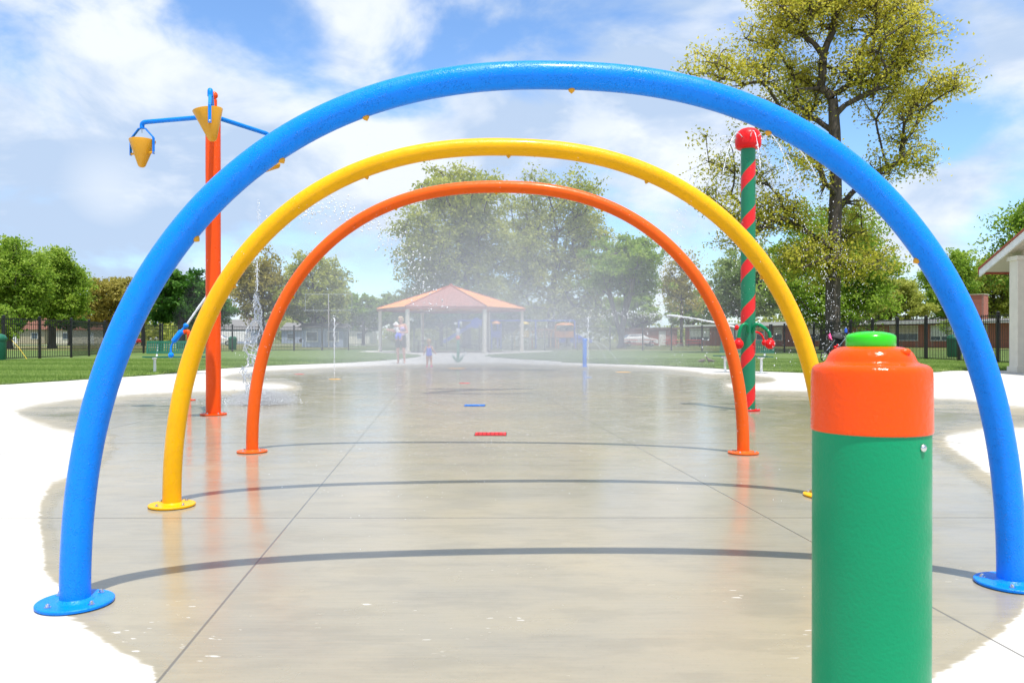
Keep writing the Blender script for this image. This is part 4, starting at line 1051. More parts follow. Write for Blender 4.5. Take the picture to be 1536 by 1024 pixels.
# ================================================================== CARS
def car(x, y, rz, label, mk):
    root = empty('parked_car', (x, y, 0), label, 'car', 'cars parked beyond the fence', rz)
    prof = [(-2.2, .35), (-2.22, .75), (-2.1, .92), (-1.75, .98), (-1.2, 1.42), (.3, 1.45), (1.05, 1.0), (2.0, .86), (2.2, .7), (2.2, .35)]
    n_ = len(prof); m_ = MB(); vs = []
    for s in (-1, 1):
        for (a, b) in prof: vs.append((a, s*(.86 if b < 1.1 else .68), b))
    m_.add(vs, [tuple(range(n_-1, -1, -1)), tuple(range(n_, 2*n_))]+[(i, (i+1) % n_, n_+(i+1) % n_, n_+i) for i in range(n_)]); m_.build('body', M[mk], root, bevel=.04)
    for s in (-1, 1):
        m_ = MB(); m_.add([(-1.55, s*.80, 1.02), (.85, s*.80, 1.02), (.2, s*.695, 1.38), (-1.15, s*.695, 1.38), (-1.55, s*.835, 1.02), (.85, s*.835, 1.02), (.2, s*.715, 1.38), (-1.15, s*.715, 1.38)], [(0, 1, 2, 3), (4, 7, 6, 5), (0, 4, 5, 1), (1, 5, 6, 2), (2, 6, 7, 3), (3, 7, 4, 0)]); m_.build('side_window', M['glass'], root)
        m_ = MB(); m_.box((2.19, s*.62, .68), (.05, .3, .14)); m_.build('headlight', M['glass'], root)
        for xx in (-1.4, 1.35):
            m_ = MB(); m_.lathe([(.20, -.1), (.31, -.1), (.33, -.07), (.33, .07), (.31, .1), (.20, .1)], (xx, s*.80, .33), 24, rot=Matrix.Rotation(PI/2, 3, 'X')); wv = m_.build('wheel', M['dark'], root, smooth=True, ang=40)
            m_ = MB(); m_.lathe([(.19, -.104), (.19, .104)], (xx, s*.80, .33), 16, rot=Matrix.Rotation(PI/2, 3, 'X')); m_.build('rim', M['steel'], wv)
    for xa, za, xb, zb in ((.42, 1.40, 1.02, 1.04), (-1.28, 1.38, -1.70, 1.04)):
        m_ = MB(); dx = .02 if xb > 0 else -.02; m_.add([(xa+dx, -.62, za+.012), (xa+dx, .62, za+.012), (xb+dx, .76, zb+.012), (xb+dx, -.76, zb+.012), (xa, -.62, za-.02), (xa, .62, za-.02), (xb, .76, zb-.02), (xb, -.76, zb-.02)], [(0, 1, 2, 3), (4, 7, 6, 5), (0, 4, 5, 1), (1, 5, 6, 2), (2, 6, 7, 3), (3, 7, 4, 0)]); m_.build('windshield', M['glass'], root)
car(15.0, 95, .15, 'white car parked left of the brick annex', 'carwhite')
car(-38.5, 105, .1, 'white car parked on the road far left, behind the orange post', 'carwhite')
car(-30, 122, .0, 'dark car parked on the road behind the left jet', 'dark')
car(8.5, 108, .2, 'blue car parked behind the playground', 'pblue')
car(-60, 124, .0, 'red car parked on the road at far left', 'red')

# ================================================================== HOUSES
def house(x, y, w_, dp, h, rh, wm, rm, label, rz=0.0, door=True):
    root = empty('house', (x, y, 0), label, 'house', 'houses beyond the field', rz)
    m_ = MB(); m_.box((0, 0, h/2), (w_, dp, h)); m_.build('wall', M[wm], root)
    o_ = .4; m_ = MB(); a, b = w_/2+o_, dp/2+o_
    m_.add([(-a, -b, h), (a, -b, h), (a, b, h), (-a, b, h), (-a*.92, 0, h+rh), (a*.92, 0, h+rh)], [(0, 1, 5, 4), (2, 3, 4, 5), (1, 2, 5), (3, 0, 4), (3, 2, 1, 0)]); r_ = m_.build('roof', M[rm], root)
    m_ = MB(); m_.box((w_*.25, .3, h+rh*.8), (.7, .7, rh*.9)); m_.build('chimney', M['brick'], r_)
    n_ = max(2, int(w_/3.2))
    for i in range(n_):
        xx = -w_/2+w_*(i+.5)/n_
        if door and i == n_//2:
            m_ = MB(); m_.box((xx, -dp/2-.03, 1.02), (.95, .06, 2.04)); m_.build('door', M['white' if wm != 'white' else 'brownroof'], root); continue
        m_ = MB(); m_.box((xx, -dp/2-.03, h*.55), (1.3, .06, 1.15)); f_ = m_.build('window', M['white'], root); m_ = MB(); m_.box((xx, -dp/2-.065, h*.55), (1.1, .02, .95)); m_.build('pane', M['glass'], f_)
house(-92, 152, 11, 8, 2.6, 2.2, 'tan', 'brownroof', 'low tan house with brown roof seen between the first posts of the left fence')
house(-78, 148, 9, 8, 2.5, 2.4, 'cream', 'brownroof', 'cream house with red brown roof behind the left fence')
house(-52, 150, 11, 8, 2.6, 1.9, 'shedblue', 'greyroof', 'white house beyond the field left of the orange post')
house(-41, 158, 7, 7, 2.5, 1.6, 'shedblue', 'greyroof', 'pale blue house behind the falling water')
house(-31, 150, 10, 8, 2.6, 1.9, 'cream', 'greyroof', 'cream house behind the tall jet at left')
house(-20.5, 88, 4.5, 3, 2.1, .5, 'shedblue', 'greyroof', 'small pale blue shed left of the pavilion', door=False)

# trailer
r_ = empty('trailer', (-43.5, 122, 0), 'long white box trailer beyond the field behind the orange post', 'trailer')
m_ = MB(); m_.box((0, 0, 1.25), (6.5, 2.2, 1.5)); m_.build('box', M['white'], r_, bevel=.05)
for s in (-1, 1):
    m_ = MB(); m_.lathe([(.35, -.12), (.35, .12)], (s*.6+1, -1.05, .38), 20, rot=Matrix.Rotation(PI/2, 3, 'X')); m_.build('wheel', M['dark'], r_, smooth=True, ang=40)
m_ = MB(); m_.box((-3.9, 0, .55), (1.4, .12, .1)); m_.build('hitch', M['dark'], r_)

# ================================================================== PLAYGROUND
def swing():
    root = empty('swing_set', (0.45, 76, 0), 'long blue swing set frame behind the pavilion', 'swing set')
    x0, x1 = -5.5, 5.5; zt = 2.62
    m_ = MB(); m_.tube([(x0, 0, zt), (x1, 0, zt)], .06, 10); m_.build('top_bar', M['pblue'], root, smooth=True)
    for x_ in (x0, -1.8, 1.8, x1):
        m_ = MB()
        for s in (-1, 1): m_.tube([(x_, 0, zt), (x_, s*1.1, 0)], .05, 8)
        m_.build('leg_pair', M['pblue'], root, smooth=True)
    for x_ in (-4.5, -3, -.8, .8, 3, 4.4):
        m_ = MB()
        for s in (-1, 1): m_.tube([(x_+s*.22, 0, zt), (x_+s*.22, 0, .55)], .008, 5)
        h = m_.build('chain', M['steel'], root); m_ = MB(); m_.box((x_, 0, .53), (.5, .2, .04)); m_.build('swing_seat', M['dark'], h)
swing()
def slide():
    top = at(713, 484, 72); bot = at(667, 515, 72)
    root = empty('playground_slide', (bot.x, 72, 0), 'straight blue slide seen under the pavilion roof', 'slide'); o = Vector((bot.x, 72, 0))
    a = top-o; b = bot-o; a.z -= .15
    m_ = MB(); d = (b-a).normalized(); up = Vector((-d.z, 0, d.x)); up = up if up.z > 0 else -up
    for off, hh in ((0, .05),):
        m_.add([tuple(p+Vector((0, s*.3, 0))+up*u) for p in (a, b) for s in (-1, 1) for u in (0, .05)], [(0,1,3,2),(4,6,7,5),(0,4,5,1),(2,3,7,6),(0,2,6,4),(1,5,7,3)])
    for s in (-1, 1): m_.add([tuple(p+Vector((0, s*.33+q, 0))+up*u) for p in (a, b) for q in (-.03, .028) for u in (.0, .3)], [(0,1,3,2),(4,6,7,5),(0,4,5,1),(2,3,7,6),(0,2,6,4),(1,5,7,3)])
    m_.build('chute', M['pblue'], root)
    m_ = MB(); m_.lathe([(.5, -.35), (.5, .35)], a+Vector((.1, 0, .1)), 20, rot=Matrix.Rotation(PI/2, 3, 'X')); m_.build('hood', M['pblue'], root, smooth=True, ang=40)
    m_ = MB()
    for s in (-1, 1): m_.tube([(a.x+.4, s*.4, 0), (a.x+.4, s*.4, a.z)], .05, 8)
    for k in range(6): m_.tube([(a.x+.4, -.4, .3+k*.35), (a.x+.4, .4, .3+k*.35)], .025, 6)
    m_.build('ladder', M['tan'], root)
slide()
def tower(x, y, label, roofm, colm, w_=1.4, dome=True):
    root = empty('play_tower', (x, y, 0), label, 'play tower', 'playground towers')
    for sx in (-1, 1):
        for sy in (-1, 1):
            m_ = MB(); m_.tube([(sx*w_/2, sy*.6, 0), (sx*w_/2, sy*.6, 2.3)], .06, 8); m_.build('post', M[colm], root, smooth=True)
    m_ = MB(); m_.box((0, 0, .95), (w_-.1, 1.1, .08)); m_.build('deck', M['dark'], root)
    m_ = MB(); m_.box((0, -.62, 1.35), (w_-.14, .06, .65)); m_.build('panel', M[colm if dome else roofm], root)
    m_ = MB(); m_.lathe([(w_*.50, 2.25), (w_*.48, 2.30), (w_*.40, 2.42), (w_*.2, 2.5), (.02, 2.53)], seg=20); m_.build('dome_roof' if dome else 'canopy', M[roofm], root, smooth=True, ang=40)
    m_ = MB()
    for k in range(5): m_.tube([(-w_/2-.5+.0, -.5, .2+k*.3), (-w_/2-.5, .5, .2+k*.3)], .03, 6)
    for s in (-1, 1): m_.tube([(-w_/2-.5, s*.5, 0), (-w_/2-.5, s*.5, 1.5), (-w_/2, s*.5, 1.9)], .03, 6)
    m_.build('climber', M['pyellow'], root)
tower(-1.45, 73, 'blue play tower with orange dome roof right of the pavilion', 'porange', 'pblue', .85)
tower(1.2, 75, 'tan play tower with yellow canopy behind the right pavilion post', 'pyellow', 'tan', .9, False)
tower(5.3, 80, 'orange play tower at the right end of the playground', 'porange', 'porange', 1.9, False)
def bridge():
    root = empty('play_bridge', (3.2, 77, 0), 'orange play bridge with arched rails linking the playground towers', 'play bridge')
    m_ = MB(); m_.box((0, 0, .95), (2.6, .9, .08)); m_.build('deck', M['dark'], root)
    for s in (-1, 1):
        m_ = MB(); 
        m_.tube([(-1.3+2.6*k/12, s*.45, 1.55+.25*math.sin(PI*k/12)) for k in range(13)], .04, 8)
        for k in range(9): m_.tube([(-1.2+.3*k, s*.45, .98), (-1.2+.3*k, s*.45, 1.55+.25*math.sin(PI*(.1+.3*k)/2.6))], .02, 5)
        m_.build('railing', M['porange'], root, smooth=True)
        m_ = MB(); m_.tube([(s*1.25, 0, 0), (s*1.25, 0, .95)], .06, 8); m_.build('leg', M['porange'], root)
bridge()
def bin_(x, y, label, mk='benchgreen'):
    root = empty('litter_bin', (x, y, 0), label, 'bin', 'green litter bins')
    m_ = MB(); m_.lathe([(.26, .03), (.29, .10), (.31, .82), (.33, .84), (.33, .88)], seg=24); m_.build('barrel', M[mk], root, smooth=True, ang=30)
    m_ = MB(); m_.lathe([(.335, .881), (.34, .93), (.26, 1.05), (.12, 1.1), (.01, 1.11)], seg=24); m_.build('lid', M[mk], root, smooth=True, ang=40)
bin_(at(349, 520, 63).x, 63, 'green litter bin beyond the back fence behind the falling water')
bin_(at(1431, 520, 38).x, 38, 'green litter bin outside the right fence near the big blue arch')
bin_(at(-9, 520, 31).x, 31.2, 'green litter bin at the far left edge of the lawn')
# backstop frame
def backstop():
    root = empty('backstop_frame', (-16.5, 72, 0), 'tall thin grey ball court frame behind the left fence', 'backstop')
    m_ = MB()
    for x_ in (0,): m_.tube([(x_, 0, 0), (x_, 0, 4.9)], .05, 8)
    m_.build('post', M['steel'], root)
    m_ = MB(); m_.tube([(-2.1, 0, 3.4), (-2.1, 0, 4.95)], .025, 6); m_.tube([(2.1, 0, 3.4), (2.1, 0, 4.95)], .025, 6); m_.tube([(-2.1, 0, 4.9), (2.1, 0, 4.9)], .025, 6); m_.tube([(-2.1, 0, 3.45), (2.1, 0, 3.45)], .025, 6); m_.build('crossbar', M['steel'], root)
backstop()
# ================================================================== TREES
def tree(name, x, y, H, blobs, tr, ncl, lpc, ls, leaf, bark, label, seed, group=None, trunk_top=.82, sig=.045, stems=1, lean=(0, 0), twigs=3, z_first=.18, cat='tree'):
    r_ = np.random.default_rng(seed)
    root = empty(name, (x, y, -.02), label, cat, group)
    # centres of foliage clusters
    C = []
    wts = np.array([b[3]*b[3]*b[4] for b in blobs]); wts = wts/wts.sum()
    for k in r_.choice(len(blobs), ncl, p=wts):
        bx, by, bz, rx, rz = blobs[k]
        while True:
            q = r_.normal(size=3); q /= np.linalg.norm(q); q *= r_.random()**(1/2.1)
            p = np.array([bx+q[0]*rx, by+q[1]*rx, bz+q[2]*rz])
            if p[2] > .06*H: break
        C.append(p)
    C = np.array(C)
    nodes = [np.zeros(3)]; par = [-1]; plen = [0.0]
    for s in range(stems):
        ang = 2*PI*s/max(1, stems)+r_.random(); sp = 0 if stems == 1 else .055*H
        last = 0; n_ = 16
        for k in range(1, n_+1):
            t = k/n_; f = t if stems == 1 else t
            off = np.array([math.cos(ang), math.sin(ang), 0])*sp*max(0, t-.12)*4.5*(1 if stems > 1 else 0)
            p = off+np.array([lean[0]*t+math.sin(t*5+seed)*.012*H*t, lean[1]*t+math.cos(t*4+seed)*.012*H*t, trunk_top*H*t])
            nodes.append(p); par.append(last); plen.append(plen[last]+np.linalg.norm(p-nodes[last])); last = len(nodes)-1
    order = np.argsort(np.hypot(C[:, 0], C[:, 1])*1.0+C[:, 2]*.25+r_.random(len(C))*.12*H)
    tips = []
    for ci in order:
        c = C[ci]; ND = np.array(nodes); dv = c-ND; dist = np.linalg.norm(dv, axis=1); hd = np.hypot(dv[:, 0], dv[:, 1])
        cost = dist+1.3*np.maximum(0, .45*hd-dv[:, 2])+.12*np.array(plen)+np.where(ND[:, 2] < z_first*H, H, 0)
        j = int(np.argmin(cost)); d = dist[j]; n_ = max(2, min(9, int(d/(.045*H))+1)); last = j; p0 = ND[j]
        for k in range(1, n_+1):
            t = k/n_; bend = math.sin(t*PI)*.07*d
            p = p0+(c-p0)*t+np.array([0, 0, bend*.6])+r_.normal(size=3)*.035*d*math.sin(t*PI)
            nodes.append(p); par.append(last); plen.append(plen[last]+np.linalg.norm(p-nodes[last])); last = len(nodes)-1
        tips.append(last)
    nodes = np.array(nodes); nN = len(nodes); acc = np.zeros(nN)
    for t in tips: acc[t] += 1
    for i in range(nN-1, 0, -1): acc[par[i]] += acc[i]
    rad = np.maximum(acc, .5)**(1/2.25); rad = rad/rad[0]*tr
    rad = np.maximum(rad, .006)
    # flare at the foot
    vs = []; fs = []
    def seg(p0, p1, r0, r1, sd):
        t = p1-p0; l = np.linalg.norm(t)
        if l < 1e-6: return
        t = t/l; u = np.cross(t, [0, 1, 0] if abs(t[1]) < .9 else [1, 0, 0]); u /= np.linalg.norm(u); b = np.cross(t, u); o = len(vs)
        for p, rr in ((p0, r0), (p1, r1)):
            for k in range(sd):
                a = 2*PI*k/sd; vs.append(p+(u*math.cos(a)+b*math.sin(a))*rr)
        for k in range(sd): k2 = (k+1) % sd; fs.append((o+k, o+k2, o+sd+k2, o+sd+k))
    for i in range(1, nN):
        pr = par[i]; r1 = rad[i]; r0 = min(rad[pr], max(r1*1.35, r1)) if pr > 0 else rad[pr]*1.35
        if acc[pr] == acc[i] or (acc[i] > .75*acc[pr]): r0 = rad[pr]*(1.35 if pr == 0 else 1)
        seg(nodes[pr], nodes[i], r0, r1, 10 if r1 > .12 else 6 if r1 > .05 else 4)
    TC = []; TT = []
    for t in tips:
        c = nodes[t]; tone = r_.random()
        TC.append(c); TT.append(tone)
        for k in range(twigs):
            q = c+r_.normal(size=3)*sig*H*np.array([1.2, 1.2, .8]); seg(c, q, rad[t]*.7, .006, 3); TC.append(q); TT.append(tone)
    np_mesh('trunk', np.array(vs), np.array(fs), bark, root, smooth=True)
    TC = np.array(TC); TT = np.array(TT); n_ = ncl*lpc; k = r_.integers(0, len(TC), n_)
    P = TC[k]+r_.normal(size=(n_, 3))*sig*H*np.array([.62, .62, .42])
    P[:, 2] = np.maximum(P[:, 2], .3)
    S = ls*r_.uniform(.55, 1.3, n_)
    A = r_.normal(size=(n_, 3)); A /= np.linalg.norm(A, axis=1)[:, None]; B = r_.normal(size=(n_, 3)); B -= A*(A*B).sum(1)[:, None]; B /= np.linalg.norm(B, axis=1)[:, None]
    a = A*S[:, None]; b = B*(S*.55)[:, None]
    V = np.stack([P-a, P-b*.9+a*.1, P+a, P+b*1.1+a*.15], 1).reshape(-1, 3); F = np.arange(n_*4).reshape(-1, 4)
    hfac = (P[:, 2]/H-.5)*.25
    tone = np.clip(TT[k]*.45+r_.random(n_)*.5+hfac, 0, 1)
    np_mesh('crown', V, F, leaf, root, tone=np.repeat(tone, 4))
    return root
def crown(px0, px1, ytop, ybot, Y, x, nb, seed, squash=1.0):
    """lumpy set of blobs filling a crown seen between px0..px1, ytop..ybot at distance Y, around trunk x"""
    r_ = random.Random(seed); X0 = (px0-768)*Y/FP; X1 = (px1-768)*Y/FP; Z1 = CH+(HY-ytop)*Y/FP; Z0 = CH+(HY-ybot)*Y/FP
    cx = (X0+X1)/2; hw = (X1-X0)/2; hh = (Z1-Z0)/2; cz = (Z0+Z1)/2; o = []
    for i in range(nb):
        t = (i+.5)/nb; z = Z0+(Z1-Z0)*(.14+.76*t); wd = hw*math.sqrt(max(.05, 1-((z-cz+.12*hh)/(hh*1.08))**2))
        br = hw*r_.uniform(.30, .48)
        for s in range(2 if wd > hw*.5 else 1):
            ox = (1 if s else -1)*max(0, wd-br)*r_.uniform(.5, 1.0); oy = r_.uniform(-.5, .5)*wd*squash
            o.append((cx+ox-x, oy, z, br, min(br*.8, hh*.42)))
    o.append((cx-x, 0, cz, hw*.55, hh*.7))
    return o, Z1
def ptree(px0, px1, ytop, ybot, Y, tpx, leaf, label, seed, ncl=150, lpc=110, ls=.13, tr=.3, nb=6, bark='bark', group='trees beyond the fence', **kw):
    x = (tpx-768)*Y/FP; bl, H = crown(px0, px1, ytop, ybot, Y, x, nb, seed)
    return tree(kw.pop('name', 'leafy_tree'), x, Y, H*1.0, bl, tr, ncl, lpc, ls, L[leaf], M[bark], label, seed, group, **kw)

# the big oak: crown outlined by eye from its lobes
Yo = 48.0; xo = (1250-768)*Yo/FP; k_ = Yo/FP
def ob(px, py, rpx, rzpx=None): return ((px-1250)*k_, random.uniform(-.6, .6)*rpx*k_*1.2, CH+(HY-py)*k_, rpx*k_, (rzpx or rpx*.75)*k_)
random.seed(3)
oak_blobs = [ob(1190, 20, 62), ob(1290, 0, 75), ob(1240, -60, 60), ob(1150, 60, 42), ob(1065, 95, 38, 24), ob(1120, 110, 45, 30), ob(1330, 70, 60), ob(1385, 140, 48, 34), ob(1415, 130, 26, 20), ob(1300, 120, 55), ob(1230, 110, 60), ob(1350, 190, 48, 28),
             ob(1175, 170, 50), ob(1082, 205, 26, 16), ob(1380, 240, 30, 26), ob(1330, 250, 45, 22), ob(1090, 250, 38, 18), ob(1140, 260, 50, 30), ob(1075, 300, 36, 22), ob(1160, 320, 60, 30), ob(1110, 350, 30, 22), ob(1210, 250, 45, 35), ob(1290, 330, 40, 35), ob(1215, 390, 60, 35), ob(1290, 400, 45, 32)]
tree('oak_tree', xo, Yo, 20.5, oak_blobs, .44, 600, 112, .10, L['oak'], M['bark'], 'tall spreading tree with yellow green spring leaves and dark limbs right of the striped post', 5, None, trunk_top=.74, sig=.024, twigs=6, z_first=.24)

ptree(582, 790, 244, 488, 80, 700, 'olive', 'very tall olive green tree behind the pavilion, left of the central pair', 21, 330, 115, .17, .45, 9, twigs=5, sig=.032, trunk_top=.45)
ptree(730, 935, 250, 486, 86, 828, 'olive', 'very tall airy tree behind the playground, right of the central pair', 22, 320, 90, .17, .42, 9, twigs=6, sig=.030, trunk_top=.4)
ptree(868, 1012, 356, 445, 80, 932, 'fresh', 'bright green tree with several stems under the orange arch, right of centre', 23, 130, 170, .15, .42, 5, stems=4, z_first=.32, sig=.04, bark='barkgrey')
ptree(985, 1058, 368, 480, 100, 1022, 'brown', 'thin brownish tree just right of the orange arch', 24, 90, 60, .16, .2, 6)
ptree(1060, 1190, 372, 485, 75, 1125, 'soft', 'soft grey green tree behind the striped post', 25, 170, 170, .14, .25, 7)
ptree(1150, 1345, 315, 492, 66, 1235, 'fresh', 'dense yellow green tree behind the oak trunk', 26, 260, 170, .13, .3, 8, z_first=.12)
ptree(1285, 1390, 415, 490, 96, 1335, 'olive', 'low olive tree between the oak and the blue arch', 27, 120, 170, .16, .25, 5)
ptree(1372, 1475, 380, 490, 100, 1420, 'fresh', 'round green tree left of the brick chimney', 28, 150, 170, .17, .3, 6)
ptree(1440, 1545, 386, 486, 104, 1490, 'olive', 'green tree behind the brick chimney', 29, 150, 170, .17, .3, 6)
ptree(1500, 1640, 268, 480, 62, 1570, 'fresh', 'bright green tree rising behind the cream building', 30, 220, 150, .14, .3, 8)
ptree(-60, 75, 362, 492, 72, 12, 'fresh', 'large green tree at the far left edge', 31, 220, 160, .14, .35, 7)
ptree(40, 128, 364, 493, 78, 78, 'fresh', 'tall rounded green tree, second from the left edge', 32, 190, 170, .14, .35, 7)
ptree(124, 202, 411, 494, 92, 160, 'brown', 'brownish leafed tree left of the blue arch', 33, 130, 150, .15, .25, 5)
ptree(190, 245, 416, 495, 108, 215, 'olive', 'pale green tree just behind the blue arch at left', 34, 100, 150, .18, .25, 5)
ptree(216, 342, 404, 492, 74, 272, 'dark', 'dense dark green tree left of the tall orange post', 35, 220, 200, .14, .35, 6, z_first=.12)
ptree(335, 440, 374, 488, 88, 392, 'brown', 'airy brownish tree behind the falling water', 36, 150, 85, .16, .35, 7)
ptree(415, 532, 384, 488, 88, 470, 'olive', 'grey green tree inside the left of the orange arch', 37, 170, 130, .16, .35, 7)
ptree(505, 585, 437, 495, 112, 545, 'fresh', 'low far green tree left of the pavilion', 38, 100, 150, .2, .25, 4)
ptree(560, 640, 440, 495, 118, 600, 'soft', 'far soft green tree behind the pavilion roof', 39, 100, 150, .2, .25, 4)
ptree(890, 1000, 440, 496, 118, 950, 'fresh', 'far low green tree behind the stems of the many stemmed tree', 40, 110, 150, .2, .25, 4)
ptree(990, 1080, 432, 494, 120, 1040, 'fresh', 'far green tree above the school roof', 41, 110, 150, .2, .25, 4)
ptree(700, 800, 445, 496, 115, 745, 'soft', 'far soft green tree behind the play tower', 42, 110, 150, .2, .25, 4)
ptree(790, 890, 448, 497, 120, 842, 'olive', 'far olive tree behind the orange play tower', 43, 110, 150, .2, .25, 4)
ptree(440, 520, 440, 494, 122, 478, 'dark', 'far dark tree behind the thin court frame', 44, 100, 150, .2, .25, 4)
ptree(-40, 60, 440, 496, 110, 10, 'dark', 'far dark tree low behind the left edge trees', 45, 100, 150, .2, .25, 4)
ptree(60, 150, 446, 496, 112, 105, 'dark', 'far dark tree low behind the second left tree', 46, 100, 150, .2, .25, 4)
ptree(610, 715, 452, 496, 100, 662, 'dark', 'dark low tree seen through the left half of the pavilion', 47, 120, 170, .18, .25, 4)
ptree(705, 800, 455, 496, 100, 750, 'dark', 'dark low tree seen through the right half of the pavilion', 48, 120, 170, .18, .25, 4)
ptree(800, 905, 458, 497, 102, 852, 'olive', 'low bushy tree behind the orange play tower and its bridge', 49, 120, 170, .18, .25, 4)
# saplings
tree('sapling', at(-6, 500, 33.5).x, 33.5, 2.4, [(.15, 0, 1.6, .6, .8), (.2, 0, 1.1, .5, .5)], .03, 40, 110, .06, L['fresh'], M['bark'], 'young bright green sapling tied with yellow rope at the left edge', 51, 'saplings', z_first=.25, sig=.06)
tree('sapling', at(1421, 500, 42).x, 42, 1.9, [(0, 0, 1.5, .3, .45)], .025, 14, 35, .045, L['fresh'], M['bark'], 'thin sapling staked outside the right fence', 52, 'saplings', z_first=.4, sig=.06)
r_ = empty('rope', (at(3, 500, 33.4).x, 33.4, 0), 'yellow guy rope slanting from the left edge sapling to the ground', 'rope')
m_ = MB(); m_.tube([(-.2, 0, 1.3), (.1, 0, 1.15), (.75, -.1, .55), (1.2, -.2, .0)], .012, 6); m_.build('cord', M['pyellow'], r_, smooth=True)

# far band of woods closing the horizon
def woods():
    r_ = np.random.default_rng(77); P = []
    for k in range(900):
        x = r_.uniform(-230, 230); y = 175+r_.uniform(0, 30)+abs(x)*.05; h = 5.5+3.5*math.sin(x*.11)+2.5*math.sin(x*.31+1)+r_.random()*1.5
        h = max(3.5, h)
        n_ = 70; q = r_.normal(size=(n_, 3)); q /= np.linalg.norm(q, axis=1)[:, None]; q *= (r_.random(n_)**.4)[:, None]
        P.append(np.array([x, y, h*.5])+q*np.array([3.4, 2.5, h*.5]))
    P = np.concatenate(P); n_ = len(P); S = r_.uniform(.25, .6, n_)
    A = r_.normal(size=(n_, 3)); A /= np.linalg.norm(A, axis=1)[:, None]; B = r_.normal(size=(n_, 3)); B -= A*(A*B).sum(1)[:, None]; B /= np.linalg.norm(B, axis=1)[:, None]
    a = A*S[:, None]; b = B*(S*.7)[:, None]; P[:, 2] = np.maximum(P[:, 2], .2)
    V = np.stack([P-a, P-b, P+a, P+b], 1).reshape(-1, 3)
    o = np_mesh('far_woods', V, np.arange(n_*4).reshape(-1, 4), L['olive'], tone=np.repeat(np.clip(r_.normal(.4, .25, n_), 0, 1), 4))
    tag(o, 'far-off band of woods closing the horizon', 'woods', kind='stuff')
woods()

# ================================================================== WATER
OCT = np.array([[1,0,0],[-1,0,0],[0,1,0],[0,-1,0],[0,0,1],[0,0,-1]], float)
OF = np.array([[0,2,4],[2,1,4],[1,3,4],[3,0,4],[2,0,5],[1,2,5],[3,1,5],[0,3,5]])
def drops(name, P, rr, label, cat='water', stretch=1.6, mat='foam', parent=None, kind='stuff', vel=None):
    P = np.asarray(P, float); n_ = len(P); S = OCT[None]*np.asarray(rr).reshape(-1, 1, 1)
    S = S*np.array([1, 1, stretch]); V = (P[:, None, :]+S).reshape(-1, 3); F = (OF[None]+(np.arange(n_)*6)[:, None, None]).reshape(-1, 3)
    o = np_mesh(name, V, F, M[mat], parent, smooth=True)
    if parent is None: tag(o, label, cat, kind=kind)
    else: o['kind'] = 'stuff'
    return o
def para(p0, v0, T, n_=40):
    return [Vector(p0)+Vector(v0)*t+Vector((0, 0, -4.9*t*t)) for t in [T*i/n_ for i in range(n_+1)]]
wr = np.random.default_rng(5)

# ground jets
def jet(px, pyb, pyt, label, rtop=1.0):
    g = gd(px, pyb); Y = g.y; zt = CH+(HY-pyt)*Y/FP; k = Y/FP
    root = empty('water_jet', g, label, 'water jet', 'upright jets rising from the pad')
    m_ = MB(); n_ = 60; pts = []; rad = []
    for i in range(n_+1):
        t = i/n_; pts.append((math.sin(t*23)*.006*t+math.sin(t*61)*.01*t, math.cos(t*31)*.008*t, .02+zt*t*.97)); rad.append((.45+.75*t*t+.45*t*math.sin(i*1.9)*math.sin(i*.7))*k*.75)
    m_.tube(pts, rad, 8); m_.build('stream', M['foam'], root, smooth=True, ang=0)
    n2_ = 170; tt = wr.random(n2_)**.6; sp = (.2+1.5*(tt > .85)+.9*tt)*k
    P = np.stack([wr.normal(size=n2_)*sp*1.5, wr.normal(size=n2_)*sp*1.5, zt*tt+wr.normal(size=n2_)*.02+(tt > .93)*wr.random(n2_)*.05], 1)
    o = drops('spray', P, wr.uniform(.2, .6, n2_)*k, None, parent=root)
    P = np.stack([wr.normal(size=90)*.25, wr.normal(size=90)*.25, np.abs(wr.normal(size=90))*.03+.01], 1); drops('splash', P, wr.uniform(.2, .5, 90)*k, None, parent=root, stretch=1)
jet(501.5, 568, 475, 'tall thin water jet rising from the yellow nozzle, left of the woman')
jet(882, 566, 475, 'thin water jet rising beside the slim blue bollard')
b_ = gd(687, 543); 
root = empty('water_jet', b_+Vector((0, 0, 1.03)), 'short white water plume on top of the green flower sprayer', 'water jet', 'upright jets rising from the pad')
P = np.stack([wr.normal(size=160)*.035, wr.normal(size=160)*.035, wr.random(160)*.26], 1); drops('spray', P, wr.uniform(.008, .022, 160), None, parent=root)
P = np.stack([wr.normal(size=200)*.03+np.linspace(-1, 1, 200)*.32, wr.normal(size=200)*.1, -.98+np.abs(np.linspace(-1, 1, 200))*.35+wr.normal(size=200)*.04], 1); drops('splash', P, wr.uniform(.006, .015, 200), None, parent=root)

# thin arcs from the slim blue bollard
b_ = gd(877, 550)+Vector((0, 0, .80)); root = empty('spray_arc', b_, 'pair of thin water arcs falling either side of the slim blue bollard', 'water jet')
for s, v in ((-1, 2.4), (-1, 1.5), (1, 2.2), (1, 1.4)):
    pts = para((s*.07, -.02, 0), (s*v, -.1, .75), .46, 24); m_ = MB(); m_.tube(pts, [.005+.003*i/24 for i in range(25)], 5); m_.build('stream', M['water'], root, smooth=True, ang=0)

